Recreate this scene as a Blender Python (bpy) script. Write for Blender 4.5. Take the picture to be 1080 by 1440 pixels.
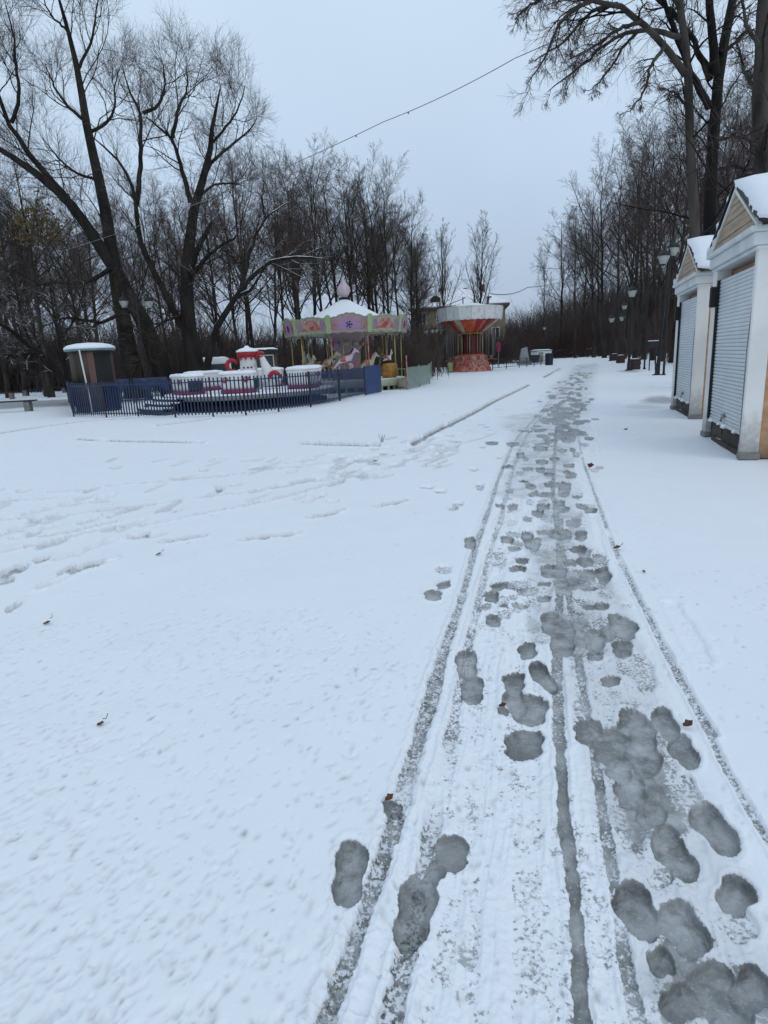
import bpy, math, random
import numpy as np
from mathutils import Vector, Matrix

# ------------------------------------------------------------------ clearing
for o in list(bpy.data.objects):
    bpy.data.objects.remove(o, do_unlink=True)
SC = bpy.context.scene
COL = SC.collection

# ------------------------------------------------------------------ camera
F = 870.0                    # focal length in photo pixels (photo 1080 x 1440)
PITCH, ROLL, H = math.radians(13.9), math.radians(2.8), 1.5
cam_d = bpy.data.cameras.new('camera')
cam = bpy.data.objects.new('camera', cam_d)
COL.objects.link(cam)
cam_d.sensor_fit = 'VERTICAL'
cam_d.sensor_height = 24.0
cam_d.lens = 24.0 * F / 1440.0
cam_d.clip_start = 0.05
cam_d.clip_end = 2000.0
cam.matrix_world = (Matrix.Translation((0, 0, H)) @
                    Matrix.Rotation(math.pi / 2 - PITCH, 4, 'X') @
                    Matrix.Rotation(-ROLL, 4, 'Z'))
SC.camera = cam

# ------------------------------------------------------------------ sky and sun (overcast)
SUN_EL, SUN_AZ = math.radians(32), math.radians(150)
w = bpy.data.worlds.new('World')
SC.world = w
w.use_nodes = True
nt = w.node_tree
nt.nodes.clear()
out = nt.nodes.new('ShaderNodeOutputWorld')
bg = nt.nodes.new('ShaderNodeBackground')
bg.inputs['Strength'].default_value = 0.1
sky = nt.nodes.new('ShaderNodeTexSky')
sky.sky_type = 'NISHITA'
sky.sun_disc = False
sky.sun_elevation = SUN_EL
sky.sun_rotation = SUN_AZ
tc = nt.nodes.new('ShaderNodeTexCoord')
sep = nt.nodes.new('ShaderNodeSeparateXYZ')
ramp = nt.nodes.new('ShaderNodeValToRGB')      # overcast layer: brighter towards the zenith
cr = ramp.color_ramp
cr.elements[0].position = 0.0
cr.elements[0].color = (0.385, 0.475, 0.62, 1)
cr.elements[1].position = 0.9
cr.elements[1].color = (0.66, 0.80, 0.95, 1)
for p_, c_ in ((0.09, (0.43, 0.53, 0.685, 1)), (0.27, (0.545, 0.68, 0.845, 1)), (0.50, (0.625, 0.765, 0.925, 1))):
    e_ = cr.elements.new(p_)
    e_.color = c_
cn = nt.nodes.new('ShaderNodeTexNoise')
cn.inputs['Scale'].default_value = 2.4
cn.inputs['Detail'].default_value = 5
cm = nt.nodes.new('ShaderNodeMapRange')
cm.inputs['To Min'].default_value = 8.9
cm.inputs['To Max'].default_value = 11.2
vm = nt.nodes.new('ShaderNodeVectorMath')
vm.operation = 'SCALE'
mixw = nt.nodes.new('ShaderNodeMix')
mixw.data_type = 'RGBA'
mixw.inputs[0].default_value = 0.93
nt.links.new(tc.outputs['Generated'], sep.inputs[0])
nt.links.new(tc.outputs['Generated'], cn.inputs['Vector'])
nt.links.new(sep.outputs['Z'], ramp.inputs[0])
nt.links.new(cn.outputs[0], cm.inputs[0])
nt.links.new(ramp.outputs[0], vm.inputs[0])
nt.links.new(cm.outputs[0], vm.inputs['Scale'])
nt.links.new(sky.outputs[0], mixw.inputs[6])
nt.links.new(vm.outputs[0], mixw.inputs[7])
nt.links.new(mixw.outputs[2], bg.inputs['Color'])
nt.links.new(bg.outputs[0], out.inputs[0])

sun_d = bpy.data.lights.new('sun', 'SUN')
sun_d.energy = 0.5
sun_d.angle = math.radians(40)
sun_d.color = (1.0, 0.95, 0.88)
sun = bpy.data.objects.new('sun', sun_d)
COL.objects.link(sun)
sun_dir = Vector((math.sin(SUN_AZ) * math.cos(SUN_EL), math.cos(SUN_AZ) * math.cos(SUN_EL), math.sin(SUN_EL)))
sun.rotation_euler = sun_dir.to_track_quat('Z', 'Y').to_euler()
sun.location = (0, 0, 30)

SC.view_settings.view_transform = 'Standard'
SC.view_settings.look = 'None'
SC.view_settings.exposure = 0.05
SC.view_settings.gamma = 1.0
SC.render.resolution_x, SC.render.resolution_y = 768, 1024
SC.render.engine = 'CYCLES'
SC.cycles.max_bounces = 5
SC.cycles.diffuse_bounces = 3
SC.cycles.glossy_bounces = 2
SC.cycles.use_adaptive_sampling = True

# ------------------------------------------------------------------ geometry helpers
cp_, sp_, cr_, sr_ = math.cos(PITCH), math.sin(PITCH), math.cos(ROLL), math.sin(ROLL)

def ray(px, py):
    u, v = (px - 540) / F, (720 - py) / F
    a, b = u * cr_ + v * sr_, -u * sr_ + v * cr_
    return (a, cp_ + b * sp_, -sp_ + b * cp_)

def ground(px, py, z=0.0):
    d = ray(px, py)
    t = (z - H) / d[2]
    return np.array((d[0] * t, d[1] * t))

def at(px, py, Y):
    d = ray(px, py)
    t = Y / d[1]
    return np.array((d[0] * t, Y, H + d[2] * t))

def link(name, me, mat, parent=None):
    o = bpy.data.objects.new(name, me)
    COL.objects.link(o)
    if mat is not None:
        for m in (mat if isinstance(mat, (list, tuple)) else [mat]):
            me.materials.append(m)
    if parent is not None:
        o.parent = parent
    return o

def tag(o, label=None, cat=None, group=None, kind=None):
    if label: o['label'] = label
    if cat: o['category'] = cat
    if group: o['group'] = group
    if kind: o['kind'] = kind
    return o

def thing(name, label, cat, loc=(0, 0, 0), rz=0.0, group=None):
    o = bpy.data.objects.new(name, None)
    COL.objects.link(o)
    o.empty_display_size = 0.2
    o.location = loc
    o.rotation_euler = (0, 0, rz)
    return tag(o, label, cat, group)

def copy_tree(o, parent=None):
    c = o.copy()
    COL.objects.link(c)
    if parent is not None:
        c.parent = parent
    for ch in [x for x in o.children]:
        copy_tree(ch, c)
    return c

class MB:
    """collects shapes and links them as one mesh object"""
    def __init__(s):
        s.v, s.f, s.m, s.sm = [], [], [], []
    def add(s, vs, fs, mat=0, smooth=False):
        b = len(s.v)
        s.v += [tuple(map(float, p)) for p in vs]
        for f in fs:
            s.f.append(tuple(i + b for i in f))
            s.m.append(mat)
            s.sm.append(smooth)
        return s
    def box(s, cx, cy, cz, sx, sy, sz, mat=0, rz=0.0, M=None, bev=0.0):
        hx, hy, hz = sx / 2, sy / 2, sz / 2
        if bev > 0:
            bev = min(bev, hx * .9, hy * .9, hz * .9)
            vs, fs = [], []
            for iz, z in enumerate((-hz, -hz + bev, hz - bev, hz)):
                k = bev if iz in (0, 3) else 0
                x, y = hx - k, hy - k
                b = bev
                vs += [(-x + b, -y, z), (x - b, -y, z), (x, -y + b, z), (x, y - b, z), (x - b, y, z), (-x + b, y, z), (-x, y - b, z), (-x, -y + b, z)]
            for r in range(3):
                for i in range(8):
                    fs.append((r * 8 + i, r * 8 + (i + 1) % 8, r * 8 + 8 + (i + 1) % 8, r * 8 + 8 + i))
            fs.append(tuple(range(7, -1, -1)))
            fs.append(tuple(range(24, 32)))
        else:
            vs = [(x, y, z) for z in (-hz, hz) for x, y in ((-hx, -hy), (hx, -hy), (hx, hy), (-hx, hy))]
            fs = [(3, 2, 1, 0), (4, 5, 6, 7), (0, 1, 5, 4), (1, 2, 6, 5), (2, 3, 7, 6), (3, 0, 4, 7)]
        c, n = math.cos(rz), math.sin(rz)
        vs = [(cx + x * c - y * n, cy + x * n + y * c, cz + z) for x, y, z in vs]
        if M is not None:
            vs = [M @ Vector(p) for p in vs]
        return s.add(vs, fs, mat)
    def lathe(s, prof, n=24, cx=0, cy=0, cz=0, mat=0, smooth=True, a0=0.0, a1=2 * math.pi, rfun=None):
        full = abs(a1 - a0 - 2 * math.pi) < 1e-6
        k = n if full else n + 1
        vs, fs = [], []
        for r, z in prof:
            for i in range(k):
                a = a0 + (a1 - a0) * i / n
                rr = r * (rfun(a) if rfun else 1)
                vs.append((cx + rr * math.cos(a), cy + rr * math.sin(a), cz + z))
        for j in range(len(prof) - 1):
            for i in range(n):
                i2 = (i + 1) % k
                fs.append((j * k + i, j * k + i2, (j + 1) * k + i2, (j + 1) * k + i))
        if full:
            if prof[0][0] > 1e-4: fs.append(tuple(range(k - 1, -1, -1)))
            if prof[-1][0] > 1e-4: fs.append(tuple((len(prof) - 1) * k + i for i in range(k)))
        return s.add(vs, fs, mat, smooth)
    def tube(s, pts, r, n=8, mat=0, smooth=True, cap=True):
        pts = [Vector(p) for p in pts]
        rs = r if isinstance(r, (list, tuple)) else [r] * len(pts)
        vs, fs = [], []
        ref = None
        for i, p in enumerate(pts):
            t = (pts[min(i + 1, len(pts) - 1)] - pts[max(i - 1, 0)]).normalized()
            if ref is None:
                ref = Vector((0, 0, 1)) if abs(t.z) < .9 else Vector((1, 0, 0))
            u = t.cross(ref).normalized()
            v = u.cross(t).normalized()
            ref = v
            for k in range(n):
                a = 2 * math.pi * k / n
                vs.append(p + u * (rs[i] * math.cos(a)) + v * (rs[i] * math.sin(a)))
        for i in range(len(pts) - 1):
            for k in range(n):
                fs.append((i * n + k, i * n + (k + 1) % n, (i + 1) * n + (k + 1) % n, (i + 1) * n + k))
        if cap:
            fs.append(tuple(range(n - 1, -1, -1)))
            fs.append(tuple((len(pts) - 1) * n + k for k in range(n)))
        return s.add(vs, fs, mat, smooth)
    def prism(s, poly, d0, d1, axis='y', mat=0, M=None):
        """closed outline extruded along an axis; poly = [(a, b)] in the other two axes"""
        n = len(poly)
        if axis == 'y': P = lambda a, b, d: (a, d, b)
        elif axis == 'x': P = lambda a, b, d: (d, a, b)
        else: P = lambda a, b, d: (a, b, d)
        vs = [P(a, b, d0) for a, b in poly] + [P(a, b, d1) for a, b in poly]
        if M is not None: vs = [M @ Vector(p) for p in vs]
        fs = [tuple(range(n)), tuple(range(2 * n - 1, n - 1, -1))] + [(i, i + n, (i + 1) % n + n, (i + 1) % n) for i in range(n)]
        return s.add(vs, fs, mat)
    def build(s, name, mat, parent=None):
        me = bpy.data.meshes.new(name)
        me.from_pydata(s.v, [], s.f)
        import bmesh
        bm = bmesh.new()
        bm.from_mesh(me)
        bmesh.ops.recalc_face_normals(bm, faces=bm.faces)
        bm.to_mesh(me)
        bm.free()
        me.polygons.foreach_set('material_index', s.m)
        me.polygons.foreach_set('use_smooth', s.sm)
        me.update()
        return link(name, me, mat, parent)

def mesh_np(name, V, Fq, mat, parent=None, smooth=True, nside=4):
    me = bpy.data.meshes.new(name)
    nv, nf = len(V), len(Fq)
    me.vertices.add(nv)
    me.vertices.foreach_set('co', np.ascontiguousarray(V, dtype=np.float32).ravel())
    me.loops.add(nf * nside)
    me.loops.foreach_set('vertex_index', np.ascontiguousarray(Fq, dtype=np.int32).ravel())
    me.polygons.add(nf)
    me.polygons.foreach_set('loop_start', np.arange(0, nf * nside, nside, dtype=np.int32))
    me.polygons.foreach_set('use_smooth', np.full(nf, smooth))
    me.update(calc_edges=True)
    return link(name, me, mat, parent)

# ------------------------------------------------------------------ numpy noise
_tab = np.random.RandomState(7).rand(256, 256)
def vnoise(x, y):
    xi, yi = np.floor(x).astype(int), np.floor(y).astype(int)
    fx, fy = x - xi, y - yi
    fx, fy = fx * fx * (3 - 2 * fx), fy * fy * (3 - 2 * fy)
    g = lambda i, j: _tab[i & 255, j & 255]
    return (g(xi, yi) * (1 - fx) + g(xi + 1, yi) * fx) * (1 - fy) + (g(xi, yi + 1) * (1 - fx) + g(xi + 1, yi + 1) * fx) * fy
def fbm(x, y, o=4):
    s, a, t = 0, .5, 0
    for i in range(o):
        s = s + a * vnoise(x * 2 ** i + 17.3 * i, y * 2 ** i + 5.1 * i)
        t += a
        a *= .5
    return s / t
def sstep(a, b, x):
    t = np.clip((x - a) / (b - a), 0, 1)
    return t * t * (3 - 2 * t)

# ------------------------------------------------------------------ materials
def splash(m, z1=.55, col=(.22, .21, .19), amt=.75):
    n = m.node_tree
    b = n.nodes['Principled BSDF']
    src = b.inputs['Base Color'].links[0].from_socket
    t_ = n.nodes.new('ShaderNodeTexCoord'); sx = n.nodes.new('ShaderNodeSeparateXYZ'); nz = n.nodes.new('ShaderNodeTexNoise')
    nz.inputs['Scale'].default_value = 9; nz.inputs['Detail'].default_value = 6; nz.inputs['Roughness'].default_value = .7
    n.links.new(t_.outputs['Object'], sx.inputs[0]); n.links.new(t_.outputs['Object'], nz.inputs['Vector'])
    a = n.nodes.new('ShaderNodeMath'); a.operation = 'MULTIPLY_ADD'; a.inputs[1].default_value = 1.6 * z1
    n.links.new(nz.outputs[0], a.inputs[0]); n.links.new(sx.outputs['Z'], a.inputs[2])
    r = n.nodes.new('ShaderNodeMapRange'); r.inputs[1].default_value = z1 * .9; r.inputs[2].default_value = z1 * 1.9; r.inputs[3].default_value = amt; r.inputs[4].default_value = 0
    n.links.new(a.outputs[0], r.inputs[0])
    x = n.nodes.new('ShaderNodeMix'); x.data_type = 'RGBA'; x.inputs[7].default_value = (*col, 1)
    n.links.new(r.outputs[0], x.inputs[0]); n.links.new(src, x.inputs[6]); n.links.new(x.outputs[2], b.inputs['Base Color'])

def mat(name, col, rough=.6, col2=None, scale=8.0, bump=0.0, bscale=40.0, metal=0.0, spec=.4, detail=4, contrast=(.35, .65), snow=0.0, aniso=None):
    m = bpy.data.materials.new(name)
    m.use_nodes = True
    n = m.node_tree
    b = n.nodes['Principled BSDF']
    b.inputs['Roughness'].default_value = rough
    b.inputs['Metallic'].default_value = metal
    b.inputs['Specular IOR Level'].default_value = spec
    tcn = n.nodes.new('ShaderNodeTexCoord')
    vec = tcn.outputs['Object']
    if aniso:
        mp = n.nodes.new('ShaderNodeMapping')
        mp.inputs['Scale'].default_value = aniso
        n.links.new(vec, mp.inputs[0])
        vec = mp.outputs[0]
    src = None
    col2 = col2 or tuple(c * .72 for c in col)
    nz = n.nodes.new('ShaderNodeTexNoise')
    nz.inputs['Scale'].default_value = scale
    nz.inputs['Detail'].default_value = detail
    n.links.new(vec, nz.inputs['Vector'])
    rp = n.nodes.new('ShaderNodeValToRGB')
    rp.color_ramp.elements[0].position = contrast[0]
    rp.color_ramp.elements[1].position = contrast[1]
    rp.color_ramp.elements[0].color = (*col2, 1)
    rp.color_ramp.elements[1].color = (*col, 1)
    n.links.new(nz.outputs[0], rp.inputs[0])
    src = rp.outputs[0]
    if snow > 0:                                     # snow lying on what faces up
        ge = n.nodes.new('ShaderNodeNewGeometry')
        sx = n.nodes.new('ShaderNodeSeparateXYZ')
        n.links.new(ge.outputs['Normal'], sx.inputs[0])
        n2 = n.nodes.new('ShaderNodeTexNoise')
        n2.inputs['Scale'].default_value = 1.7
        n2.inputs['Detail'].default_value = 5
        n.links.new(tcn.outputs['Object'], n2.inputs['Vector'])
        ad = n.nodes.new('ShaderNodeMath'); ad.operation = 'MULTIPLY_ADD'
        ad.inputs[1].default_value = 1.2
        n.links.new(n2.outputs[0], ad.inputs[0])
        n.links.new(sx.outputs['Z'], ad.inputs[2])
        mr = n.nodes.new('ShaderNodeMapRange')
        mr.inputs['From Min'].default_value = 2.0 - snow
        mr.inputs['From Max'].default_value = 2.2 - snow
        n.links.new(ad.outputs[0], mr.inputs[0])
        mx = n.nodes.new('ShaderNodeMix'); mx.data_type = 'RGBA'
        n.links.new(mr.outputs[0], mx.inputs[0])
        n.links.new(src, mx.inputs[6])
        mx.inputs[7].default_value = (.8, .82, .85, 1)
        src = mx.outputs[2]
    n.links.new(src, b.inputs['Base Color'])
    if bump > 0:
        nb = n.nodes.new('ShaderNodeTexNoise')
        nb.inputs['Scale'].default_value = bscale
        nb.inputs['Detail'].default_value = 5
        n.links.new(vec, nb.inputs['Vector'])
        bp = n.nodes.new('ShaderNodeBump')
        bp.inputs['Strength'].default_value = bump
        bp.inputs['Distance'].default_value = .02
        n.links.new(nb.outputs[0], bp.inputs['Height'])
        n.links.new(bp.outputs[0], b.inputs['Normal'])
    return m

M = {}
M['snow'] = mat('snow', (.80, .82, .85), .6, (.77, .79, .83), 5, .35, 30, spec=.25)
M['bark'] = mat('bark', (.030, .026, .023), .9, (.014, .012, .011), 3, .7, 14, spec=.15, aniso=(1, 1, .25), snow=.0)
M['bark_snow'] = mat('bark_with_snow', (.030, .026, .024), .9, (.014, .012, .011), 3, .7, 14, spec=.15, aniso=(1, 1, .25), snow=.85)
M['bark_grey'] = mat('grey_bark', (.080, .072, .062), .9, (.026, .023, .020), 2.2, .9, 12, spec=.15, aniso=(1, 1, .3), snow=0)
M['bark_black'] = mat('wet_bark', (.014, .012, .011), .85, (.006, .006, .006), 3, .8, 12, spec=.2, aniso=(1, 1, .3))
M['bark_wood'] = mat('wood_bark', (.058, .050, .044), .9, (.022, .019, .017), 2, .5, 10, spec=.1, aniso=(1, 1, .3))
M['twig'] = mat('twigs', (.105, .088, .078), .9, (.062, .052, .047), .6, spec=.1)
M['twig_red'] = mat('reddish_twigs', (.115, .080, .072), .9, (.066, .047, .043), .6, spec=.1)
M['twig_brown'] = mat('brown_twigs', (.115, .094, .080), .9, (.066, .055, .048), .6, spec=.1)
M['thicket'] = mat('thicket_twigs', (.115, .086, .078), .9, (.038, .029, .027), .12, spec=.1)
M['thicket_grey'] = mat('pale_thicket_twigs', (.115, .098, .090), .9, (.055, .047, .044), .12, spec=.1)
M['thicket_red'] = mat('red_thicket_twigs', (.100, .066, .062), .9, (.042, .030, .029), .10, spec=.1)
M['blue'] = mat('blue_paint', (.022, .038, .10), .5, (.014, .026, .075), 6, .1, 30)
M['blue_dark'] = mat('dark_blue_paint', (.012, .019, .04), .5, (.008, .013, .028), 6, .1, 30)
M['blue_panel'] = mat('blue_sheet', (.018, .045, .15), .45, (.012, .032, .11), 3, .1, 20)
M['dark'] = mat('dark_void', (.012, .013, .016), .8)
M['black'] = mat('black_metal', (.010, .010, .011), .5, (.006, .006, .006), 8, .1, 40)
M['white'] = mat('white_paint', (.62, .64, .64), .55, (.50, .53, .54), 2.2, .12, 25, contrast=(.3, .6))
M['white_dirty'] = mat('stained_white_paint', (.72, .71, .68), .6, (.55, .55, .53), 1.5, .15, 20, contrast=(.28, .62))
M['plastic'] = mat('white_fibreglass', (.66, .66, .65), .5, (.42, .42, .42), 3, .1, 20, contrast=(.25, .5))
M['shutter'] = mat('shutter_white', (.60, .63, .65), .45, (.52, .56, .58), 1.4, .05, 30)
M['plywood'] = mat('orange_plywood', (.50, .30, .17), .7, (.38, .21, .11), 2.0, .2, 12, aniso=(1, 1, 5))
M['planks'] = mat('weathered_planks', (.42, .32, .23), .8, (.27, .20, .145), 2.5, .35, 14, aniso=(.6, .6, 7))
M['bark_board'] = mat('dark_board', (.075, .055, .045), .85, (.03, .024, .02), 4, .5, 14, snow=.35)
M['hutwood'] = mat('brown_hut_boards', (.085, .058, .038), .75, (.035, .026, .020), 1.2, .3, 12, aniso=(4, 4, .5))
M['teal'] = mat('teal_canopy', (.16, .25, .27), .5, (.11, .19, .21), 4)
M['pink'] = mat('pink_paint', (.43, .22, .27), .5, (.33, .18, .26), 4, .1, 30)
M['ornate_pink'] = mat('ornate_pink', (.42, .25, .27), .5, (.26, .22, .27), 15, .1, 30, contrast=(.46, .54), detail=2)
M['ornate_cream'] = mat('ornate_cream', (.36, .36, .25), .5, (.30, .20, .20), 13, .1, 30, contrast=(.44, .54), detail=2)
M['lilac'] = mat('lilac_paint', (.30, .20, .40), .5, (.40, .20, .34), 9)
M['green'] = mat('pale_green_paint', (.25, .36, .17), .5, (.34, .38, .22), 7)
M['cream'] = mat('cream_paint', (.42, .40, .30), .5, (.30, .31, .22), 6)
M['redorn'] = mat('red_ornament', (.38, .09, .08), .5, (.40, .24, .20), 4, contrast=(.46, .54))
M['dark_red'] = mat('dark_red_paint', (.13, .012, .015), .5, (.06, .008, .01), 4)
M['red'] = mat('red_paint', (.36, .018, .03), .45, (.28, .014, .022), 6)
M['magenta'] = mat('magenta_paint', (.24, .02, .07), .45, (.16, .014, .05), 6)
M['orange'] = mat('orange_paint', (.50, .12, .035), .5, (.42, .05, .03), 2)
M['yellow'] = mat('yellow_paint', (.36, .22, .025), .45, (.20, .12, .02), 5)
M['gold'] = mat('gold_pole', (.40, .31, .12), .4, (.30, .23, .10), 5, metal=.3)
M['fabricpink'] = mat('pink_onion', (.58, .47, .50), .5, (.46, .36, .42), 5)
M['glassgreen'] = mat('green_plastic_sheet', (.17, .23, .18), .3, (.11, .16, .13), 3)
M['fence_bars'] = mat('dark_teal_bars', (.016, .034, .085), .5, (.010, .022, .060), 6)
M['stone'] = mat('grey_stone', (.30, .30, .30), .8, (.20, .20, .20), 5, .3, 20, snow=.2)
M['brownbin'] = mat('brown_bin', (.055, .030, .024), .7, (.03, .018, .015), 5)
M['concrete'] = mat('concrete', (.22, .215, .205), .85, (.13, .13, .12), 5, .3, 20)
M['lampglass'] = mat('white_lamp_glass', (.40, .41, .39), .35, (.32, .33, .31), 5)
M['wall_yellow'] = mat('yellow_plaster', (.24, .20, .13), .85, (.19, .16, .11), .6)
M['winglass'] = mat('window_glass', (.04, .05, .06), .15, (.03, .035, .045), 2)
M['tyre'] = mat('tyre_rubber', (.02, .02, .02), .8)
M['leaf'] = mat('dry_leaf', (.12, .055, .025), .7, (.07, .03, .018), 60)
M['leaf_red'] = mat('red_leaf', (.11, .02, .02), .6, (.06, .012, .012), 60)
M['cable'] = mat('cable', (.22, .22, .22), .6)
M['metalgrey'] = mat('grey_metal', (.30, .30, .30), .4, (.24, .24, .24), 6, metal=.6)
M['leaves_yellow'] = mat('withered_leaves', (.20, .13, .03), .8, (.12, .08, .02), 3)
M['seat'] = mat('seat_plastic', (.25, .10, .06), .5)
M['brick'] = mat('dull_red_wall', (.16, .085, .075), .9, (.11, .065, .06), 1.0)

splash(M['white_dirty']); splash(M['shutter'], .5, (.30, .30, .28), .5); splash(M['plywood'], .4, (.14, .09, .06), .8)

# ------------------------------------------------------------------ GROUND: snow with tracks and slush
def ground_material():
    m = bpy.data.materials.new('snow_ground')
    m.use_nodes = True
    n = m.node_tree
    L = n.links.new
    b = n.nodes['Principled BSDF']
    tcn = n.nodes.new('ShaderNodeTexCoord')
    def noise(scale, det=4, rough=.55):
        z = n.nodes.new('ShaderNodeTexNoise')
        z.inputs['Scale'].default_value = scale
        z.inputs['Detail'].default_value = det
        z.inputs['Roughness'].default_value = rough
        L(tcn.outputs['Object'], z.inputs['Vector'])
        return z.outputs[0]
    def math_(op, a, b_, c=None):
        k = n.nodes.new('ShaderNodeMath'); k.operation = op
        for i, v in enumerate((a, b_, c)):
            if v is None: continue
            if isinstance(v, (int, float)): k.inputs[i].default_value = v
            else: L(v, k.inputs[i])
        return k.outputs[0]
    def attr(nm):
        a = n.nodes.new('ShaderNodeAttribute'); a.attribute_name = nm
        return a.outputs['Fac']
    def mix(f, a, b_):
        x = n.nodes.new('ShaderNodeMix'); x.data_type = 'RGBA'
        L(f, x.inputs[0])
        for i, v in ((6, a), (7, b_)):
            if isinstance(v, tuple): x.inputs[i].default_value = (*v, 1)
            else: L(v, x.inputs[i])
        return x.outputs[2]
    def rng_(v, a, b_, c=0., d=1.):
        r = n.nodes.new('ShaderNodeMapRange'); r.interpolation_type = 'SMOOTHSTEP'
        L(v, r.inputs[0])
        for i, q in enumerate((a, b_, c, d)): r.inputs[i + 1].default_value = q
        return r.outputs[0]
    sl, mo, wet_shade = attr('slush'), attr('mottle'), attr('wet_shade')
    fine = noise(70, 5, .65)
    coarse = noise(22, 3)
    amp = math_('MULTIPLY_ADD', mo, 2.6, .35)
    nz = math_('SUBTRACT', math_('MULTIPLY_ADD', fine, .75, math_('MULTIPLY', coarse, .25)), .5)
    s = math_('MULTIPLY_ADD', nz, amp, sl)
    fac = rng_(s, .42, .60)
    fac = math_('MULTIPLY', fac, rng_(noise(9, 5, .65), .40, .62, 1.0, .76))
    fac = math_('MAXIMUM', fac, wet_shade)
    snowc = mix(noise(3, 4), (.775, .80, .84), (.83, .845, .87))
    vein = rng_(noise(7, 4), .38, .62)
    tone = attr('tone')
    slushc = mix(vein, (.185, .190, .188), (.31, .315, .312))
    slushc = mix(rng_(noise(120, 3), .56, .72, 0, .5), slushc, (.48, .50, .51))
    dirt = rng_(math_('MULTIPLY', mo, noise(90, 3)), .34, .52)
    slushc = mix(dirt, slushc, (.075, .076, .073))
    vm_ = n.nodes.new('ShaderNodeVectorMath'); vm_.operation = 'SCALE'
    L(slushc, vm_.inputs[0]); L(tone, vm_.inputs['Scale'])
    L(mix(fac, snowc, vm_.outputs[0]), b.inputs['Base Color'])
    L(rng_(fac, 0, 1, .62, .33), b.inputs['Roughness'])
    b.inputs['Specular IOR Level'].default_value = .3
    bp = n.nodes.new('ShaderNodeBump')
    bp.inputs['Distance'].default_value = .012
    hgt = math_('MULTIPLY_ADD', noise(9, 5, .6), rng_(noise(1.3, 3), .4, .66, .10, .70), math_('MULTIPLY', noise(75, 4, .65), .34))
    hgt = math_('MULTIPLY_ADD', fac, -.55, hgt)
    L(rng_(fac, 0, 1, .42, .32), bp.inputs['Strength'])
    L(hgt, bp.inputs['Height'])
    L(bp.outputs[0], b.inputs['Normal'])
    return m

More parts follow.
